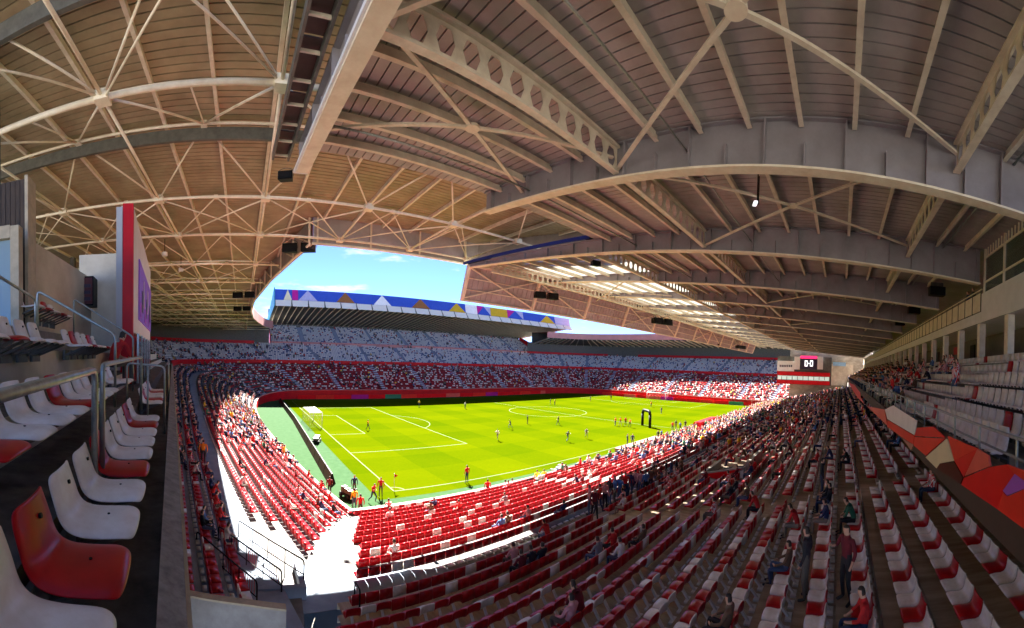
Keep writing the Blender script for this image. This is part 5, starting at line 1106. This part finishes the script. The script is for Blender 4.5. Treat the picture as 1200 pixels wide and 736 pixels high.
def row_point(x, y, rows=B_ROWS + A_ROWS + [(12.6, 3.42)]):       # feet position on the main stand treads
    d = ray(x, y); best = None
    for w_, z in rows:
        k = (z - CAM.z) / d.z
        if k <= 0: continue
        w0_ = k * d.dot(W); e = abs(w0_ - w_)
        if best is None or e < best[0]: best = (e, s1(k * d.dot(U), w_ + .25, z))
    return best[1]
for x, y, c, pose, lab, fc in ((978, 706, 'dark', 'stand', 'left one of two people in dark clothes standing low in the centre right', 1.4), (992, 706, 'maroon', 'talk', 'right one of two people in dark clothes, arm raised', 2.2), (975, 585, 'dark', 'stand', 'person in black standing in the rows behind the seated group', -1.5), (238, 545, 'orange', 'stand', 'steward in an orange vest on the blue-grey walkway', 1.6)):
    p = row_point(x, y) if x > 300 else onz(x, y, 4.2); person(pose, p, fc, c, lab)
for x, y, c, pose, lab in ((1049, 486, 'red', 'stand', 'man in a red shirt standing at the rail of the right upper tier'), (1062, 484, 'brown', 'sit', 'child seated right of the man in red at the upper rail')):
    p = s1(0, 0, 0); d = ray(x, y); k = -2.95 / d.dot(W); person(pose, s1(k * d.dot(U), -2.75, 9.75), RA + 1.6, c, lab)
d = ray(1108, 470); k = -4.0 / d.dot(W); person_s('stand', s1(k * d.dot(U), -4.35, 10.32), RA + 1.7, 'person in a red and white striped shirt standing in the right upper tier')
for x, c in ((1139, 'dark'), (1133, 'navy')):
    d = ray(x, 360); k = -6.9 / d.dot(W); person('stand', s1(k * d.dot(U), -6.95, 14.63), RA + 1.6, c, 'person in %s standing at the balcony rail next to the boxes' % c)
person('sit', (-12.3, -22.95, 4.25), 1.2, 'maroon', 'person in maroon below the curved grey-white wall at the lower left')
# standing crowd on the walkway between the bright and the shaded rows
k = 0
for x in range(690, 800, 6):
    y = 612 - (x - 688) * .44 + rng.uniform(-7, 3); c = rng.choice(['maroon', 'blue', 'navy', 'grey', 'dark', 'white', 'brown', 'red', 'pink']); p = onz(x, y, 3.43)
    person(rng.choice(['stand', 'walk', 'talk']), p, rng.uniform(-3, 3), c, 'person in %s standing in the walkway behind the sunlit rows, %s from the left' % (c, ORD[min(k, 16)].replace('nearest', 'first') if k < 17 else ('eighteenth', 'nineteenth', 'twentieth', 'twenty-first', 'twenty-second', 'last')[k - 17]), 'people standing on the walkway'); k += 1
# random spectators in seats with density
cnames = ['red', 'white', 'dark', 'navy', 'grey', 'blue', 'pink', 'maroon', 'brown', 'red', 'white', 'dark', 'navy']
def dens(s_):
    p, zone, ri = s_[0], s_[3], s_[4]; u = (p - CAM).dot(U)
    if zone == 'A': return 0.02 if u < 16 else .04 if u < 22 else .13 if u < 34 else .32
    if zone == 'B': return 0.004 if u < 12 else .035 if u < 20 else .08 if u < 34 else .21
    if zone == 'U': return 0 if u < 14 else .04 if u < 20 else .22 if u < 50 else .4
    if zone == 'L':
        if p.x < 3 and p.y < 62: return (.02 if p.y < -12 else .05 if p.y < 4 else .16 if p.y < 20 else .34) if ri < 10 else (.02 if p.y < -10 else .25 if p.y < 5 else .5)
        if p.x > 95: return .16
        return .10
    return .03 if p.x > 5 else .07
AISU = {'A': (24, 38, 52, 66, 80, 94), 'B': (15.7, 28, 40, 52, 66, 80, 94), 'U': (24, 45, 66, 87)}
TENS = ['', '', 'twent', 'thirt', 'fort', 'fift', 'sixt']; UN = ['', 'first', 'second', 'third', 'fourth', 'fifth', 'sixth', 'seventh', 'eighth', 'ninth']
def oo(n):
    n += 1
    if n < 18: return ORD[n - 1].replace('nearest', 'first')
    if n < 20: return ('eighteenth', 'nineteenth')[n - 18]
    return TENS[n // 10] + ('y-' + UN[n % 10] if n % 10 else 'ieth')
def where_is(s_, seat=False):
    z, ri = s_[3], s_[4]
    if z in 'LV': return '%s row up, curved left stand' % oo(ri)
    u = (s_[0] - CAM).dot(U); bl_ = sum(1 for a in AISU[z] if a < u)
    rowt = {'A': '%s sunlit row from the pitch', 'B': '%s row below the parapet', 'U': '%s upper row behind the rail'}[z] % oo((17 - ri) if z == 'B' else ri)
    return rowt + ', %s block' % oo(bl_)
cand = [(project(s_[0])[2], i) for i, s_ in enumerate(SEATS) if i not in taken and visible(s_[0]) and rng.random() < dens(s_)]
cand.sort(); nind = max(0, 296 - NP[0]); crowd = []
zn = {'A': 'on the sunlit red seats by the touchline', 'B': 'in the middle rows of the main stand', 'U': 'in the right upper tier under the balcony', 'L': 'in the curved lower stand behind the near goal', 'V': 'in the far upper tier'}
for q, (r, i) in enumerate(cand):
    s_ = SEATS[i]; taken.add(i)
    if q < nind:
        c = rng.choice(cnames); pose = rng.choice(['sit', 'sit2', 'sitlean', 'sit']); st_ = rng.random() < .22; wh = where_is(s_)
        lab = 'person in %s %s, %s' % ('red and white stripes' if st_ else c, {'sit': 'upright', 'sit2': 'knees apart', 'sitlean': 'leaning forward'}[pose], wh)
        if st_: person_s(pose, s_[0] + Vector((0, 0, -.09)), s_[1] + math.pi / 2, lab, 'striped spectators seated ' + zn[s_[3]])
        else: person(pose, s_[0] + Vector((0, 0, -.09)), s_[1] + math.pi / 2, c, lab, 'spectators seated ' + zn[s_[3]])
    else: crowd.append(s_)
def tmpl_person():
    mb = MB()
    mb.hexa([(-.17, -.14, .45), (.17, -.14, .45), (.17, .10, .45), (-.17, .10, .45), (-.21, -.16, 1.0), (.21, -.16, 1.0), (.21, .03, 1.0), (-.21, .03, 1.0)], -1)
    mb.hexa([(-.17, .10, .43), (.17, .10, .43), (.16, .5, .46), (-.16, .5, .46), (-.17, .10, .6), (.17, .10, .6), (.16, .5, .6), (-.16, .5, .6)], 0)
    mb.hexa([(-.15, .36, .06), (.15, .36, .06), (.15, .48, .06), (-.15, .48, .06), (-.15, .36, .45), (.15, .36, .45), (.15, .48, .45), (-.15, .48, .45)], 0)
    mb.hexa([(-.07, -.11, 1.0), (.07, -.11, 1.0), (.07, .05, 1.0), (-.07, .05, 1.0), (-.09, -.13, 1.16), (.09, -.13, 1.16), (.09, .08, 1.16), (-.09, .08, 1.16)], 1)
    mb.hexa([(-.095, -.14, 1.16), (.095, -.14, 1.16), (.095, .07, 1.18), (-.095, .07, 1.18), (-.06, -.10, 1.27), (.06, -.10, 1.27), (.06, .04, 1.27), (-.06, .04, 1.27)], 2)
    for s_ in (-1, 1): mb.hexa([(s_ * .2 - .05, -.12, .72), (s_ * .2 + .05, -.12, .72), (s_ * .2 + .05, .0, .72), (s_ * .2 - .05, .0, .72), (s_ * .23 - .05, -.12, 1.0), (s_ * .23 + .05, -.12, 1.0), (s_ * .2 + .05, .0, .98), (s_ * .2 - .05, .0, .98)], -1)
    for s_ in (-1, 1): mb.bar((s_ * .22, -.05, .74), (s_ * .1, .28, .66), .08, .08, 1)
    return mb.v, list(zip(mb.f, mb.m))
TP = tmpl_person(); cm = [cmat((.03, .04, .08), .9), M['skin'], M['hair']] + [mat('cloth_' + k, v, .9) for k, v in SH.items()]
order = list(SH); pr = {n_: order.index(n_) + 3 for n_ in order}
pos = np.array([s_[0][:] for s_ in crowd]); rzs = np.array([s_[1] for s_ in crowd]) + np.array([rng.uniform(-.5, .5) for _ in crowd])
mis = np.array([pr[rng.choice(cnames + ['pink', 'green', 'yellow'])] for _ in crowd]); scs = np.array([rng.uniform(.92, 1.08) for _ in crowd])
o = stamp('seated_crowd', TP, pos, rzs, mis, cm, None, scs); tag(o, 'dense seated crowd filling the distant rows of every stand', 'crowd', kind='stuff')

# ------------------------------------------------------------------ seats dispatch: nearest ones as things, the rest as one mass
vis = []
for i, s_ in enumerate(SEATS):
    p = s_[0]; x, y, r = project(p + Vector((0, 0, .6)))
    if s_[3] in 'BU' and -10 < x < 1210 and 400 < y < 750: vis.append(((p - CAM).length, i))
    elif s_[3] == 'L' and -10 < x < 1210 and y < 750 and (p - CAM).length < 14 and p.y > -22: vis.append(((p - CAM).length, i))
vis.sort(); NEAR = set(i for _, i in vis[:255])
zl = {'B': 'in the middle terrace rows below the coloured parapet', 'U': 'in the right upper tier behind the steel rail', 'L': 'in the shaded left block under the parapet', 'A': 'in the sunlit block'}
for i in NEAR:
    p, rz, c, zone, ri = SEATS[i]; cn = 'red' if c == 0 else 'white'; k = ('row %d' % 0)
    rr = (len(B_ROWS) - ri) if zone == 'B' else ri + 1
    on = ORD[min(rr, 16) - 1].replace('nearest', 'first')
    lab = {'B': '%s seat in the %s row counted from the coloured parapet, middle terrace', 'U': '%s seat in the %s row behind the steel rail, right upper tier', 'L': '%s seat of the shaded left block, %s row'}[zone] % (cn, on)
    if zone in AISU:
        u = (p - CAM).dot(U); prev = max([a for a in AISU[zone] if a < u] + [3.6]); k = int((u - prev) / SP); lab = '%s seat, %s, %s after the aisle' % (cn, where_is(SEATS[i]), oo(k))
    near_seat(p, rz + rng.uniform(-.035, .035), cn, lab, '%s seats %s' % (cn, zl[zone]), pale=(zone != 'U'), tall=(zone == 'U'))
smats = [M['red_seat'], M['white_seat'], M['grey_seat'], M['bluegrey_seat']]
def stampseats(sel, tm, name, lab):
    pos = np.array([SEATS[i][0][:] for i in sel]); rzs = np.array([SEATS[i][1] for i in sel]); mis = np.array([SEATS[i][2] for i in sel])
    o = stamp(name, tm, pos, rzs, mis, smats, None, np.array([1.2 if SEATS[i][3] == 'U' else 1.0 for i in sel])); tag(o, lab, 'seats', kind='stuff')
near_b = [i for i in range(len(SEATS)) if i not in NEAR and SEATS[i][3] in 'ABUL' and (SEATS[i][0] - CAM).length < 60]; nb = set(near_b)
stampseats(near_b, TS, 'red_and_white_seats', 'remaining red and white seats of the nearer stand rows')
stampseats([i for i in range(len(SEATS)) if i not in NEAR and i not in nb], TSN, 'distant_seats', 'distant red and pale seats of the far stands and far rows')
print('SEATS', len(SEATS), 'crowd', len(crowd), 'people', NP[0])

bd = thing('hoarding', 'line of red, orange and magenta advertising boards along the far touchline', 'hoarding', (45, 72.6, 0))
bc = [RED, ORR, RED, MAG, RED, (.05, .25, .12), ORR, RED, RED, SAL, RED, ORR, MAG, RED, RED, ORR, RED, SAL]
for i in range(18):
    x0 = 2 + i * 5; mb = MB(); y0 = 72.1; mb.box((x0 + .04, y0, 0), (x0 + 4.96, y0 + .12, 1.15)); wpart('board', mb, cmat(bc[i]), bd)
bd = thing('hoarding', 'line of red and orange advertising boards behind the far goal', 'hoarding', (106.2, 30, 0))
for i in range(12):
    y0 = -2 + i * 5; x = 106.0 + (.4 if 2 < i < 9 else 0); mb = MB(); mb.box((x, y0 + .04, 0), (x + .12, y0 + 4.96, 1.1)); wpart('board', mb, cmat(bc[(i * 5) % 18]), bd)
for k, (w_, z, r) in enumerate(((-4.6, 17.55, .045), (4.4, 17.5, .03), (10.6, 17.85, .035))):
    t = thing('cable_conduit', 'thin pale service pipe running under the main roof girders, %s from the back' % oo(k), 'pipe', s1(10, w_, z), RA)
    for i in range(8): mb = MB(); a, c = GU[i] + .05, GU[i + 1] - .05; mb.tube([s1(a, w_, z), s1((a + c) / 2, w_, z - .04), s1(c, w_, z)], r, 6); s1child('pipe_length', mb, M['steel'], t, True)
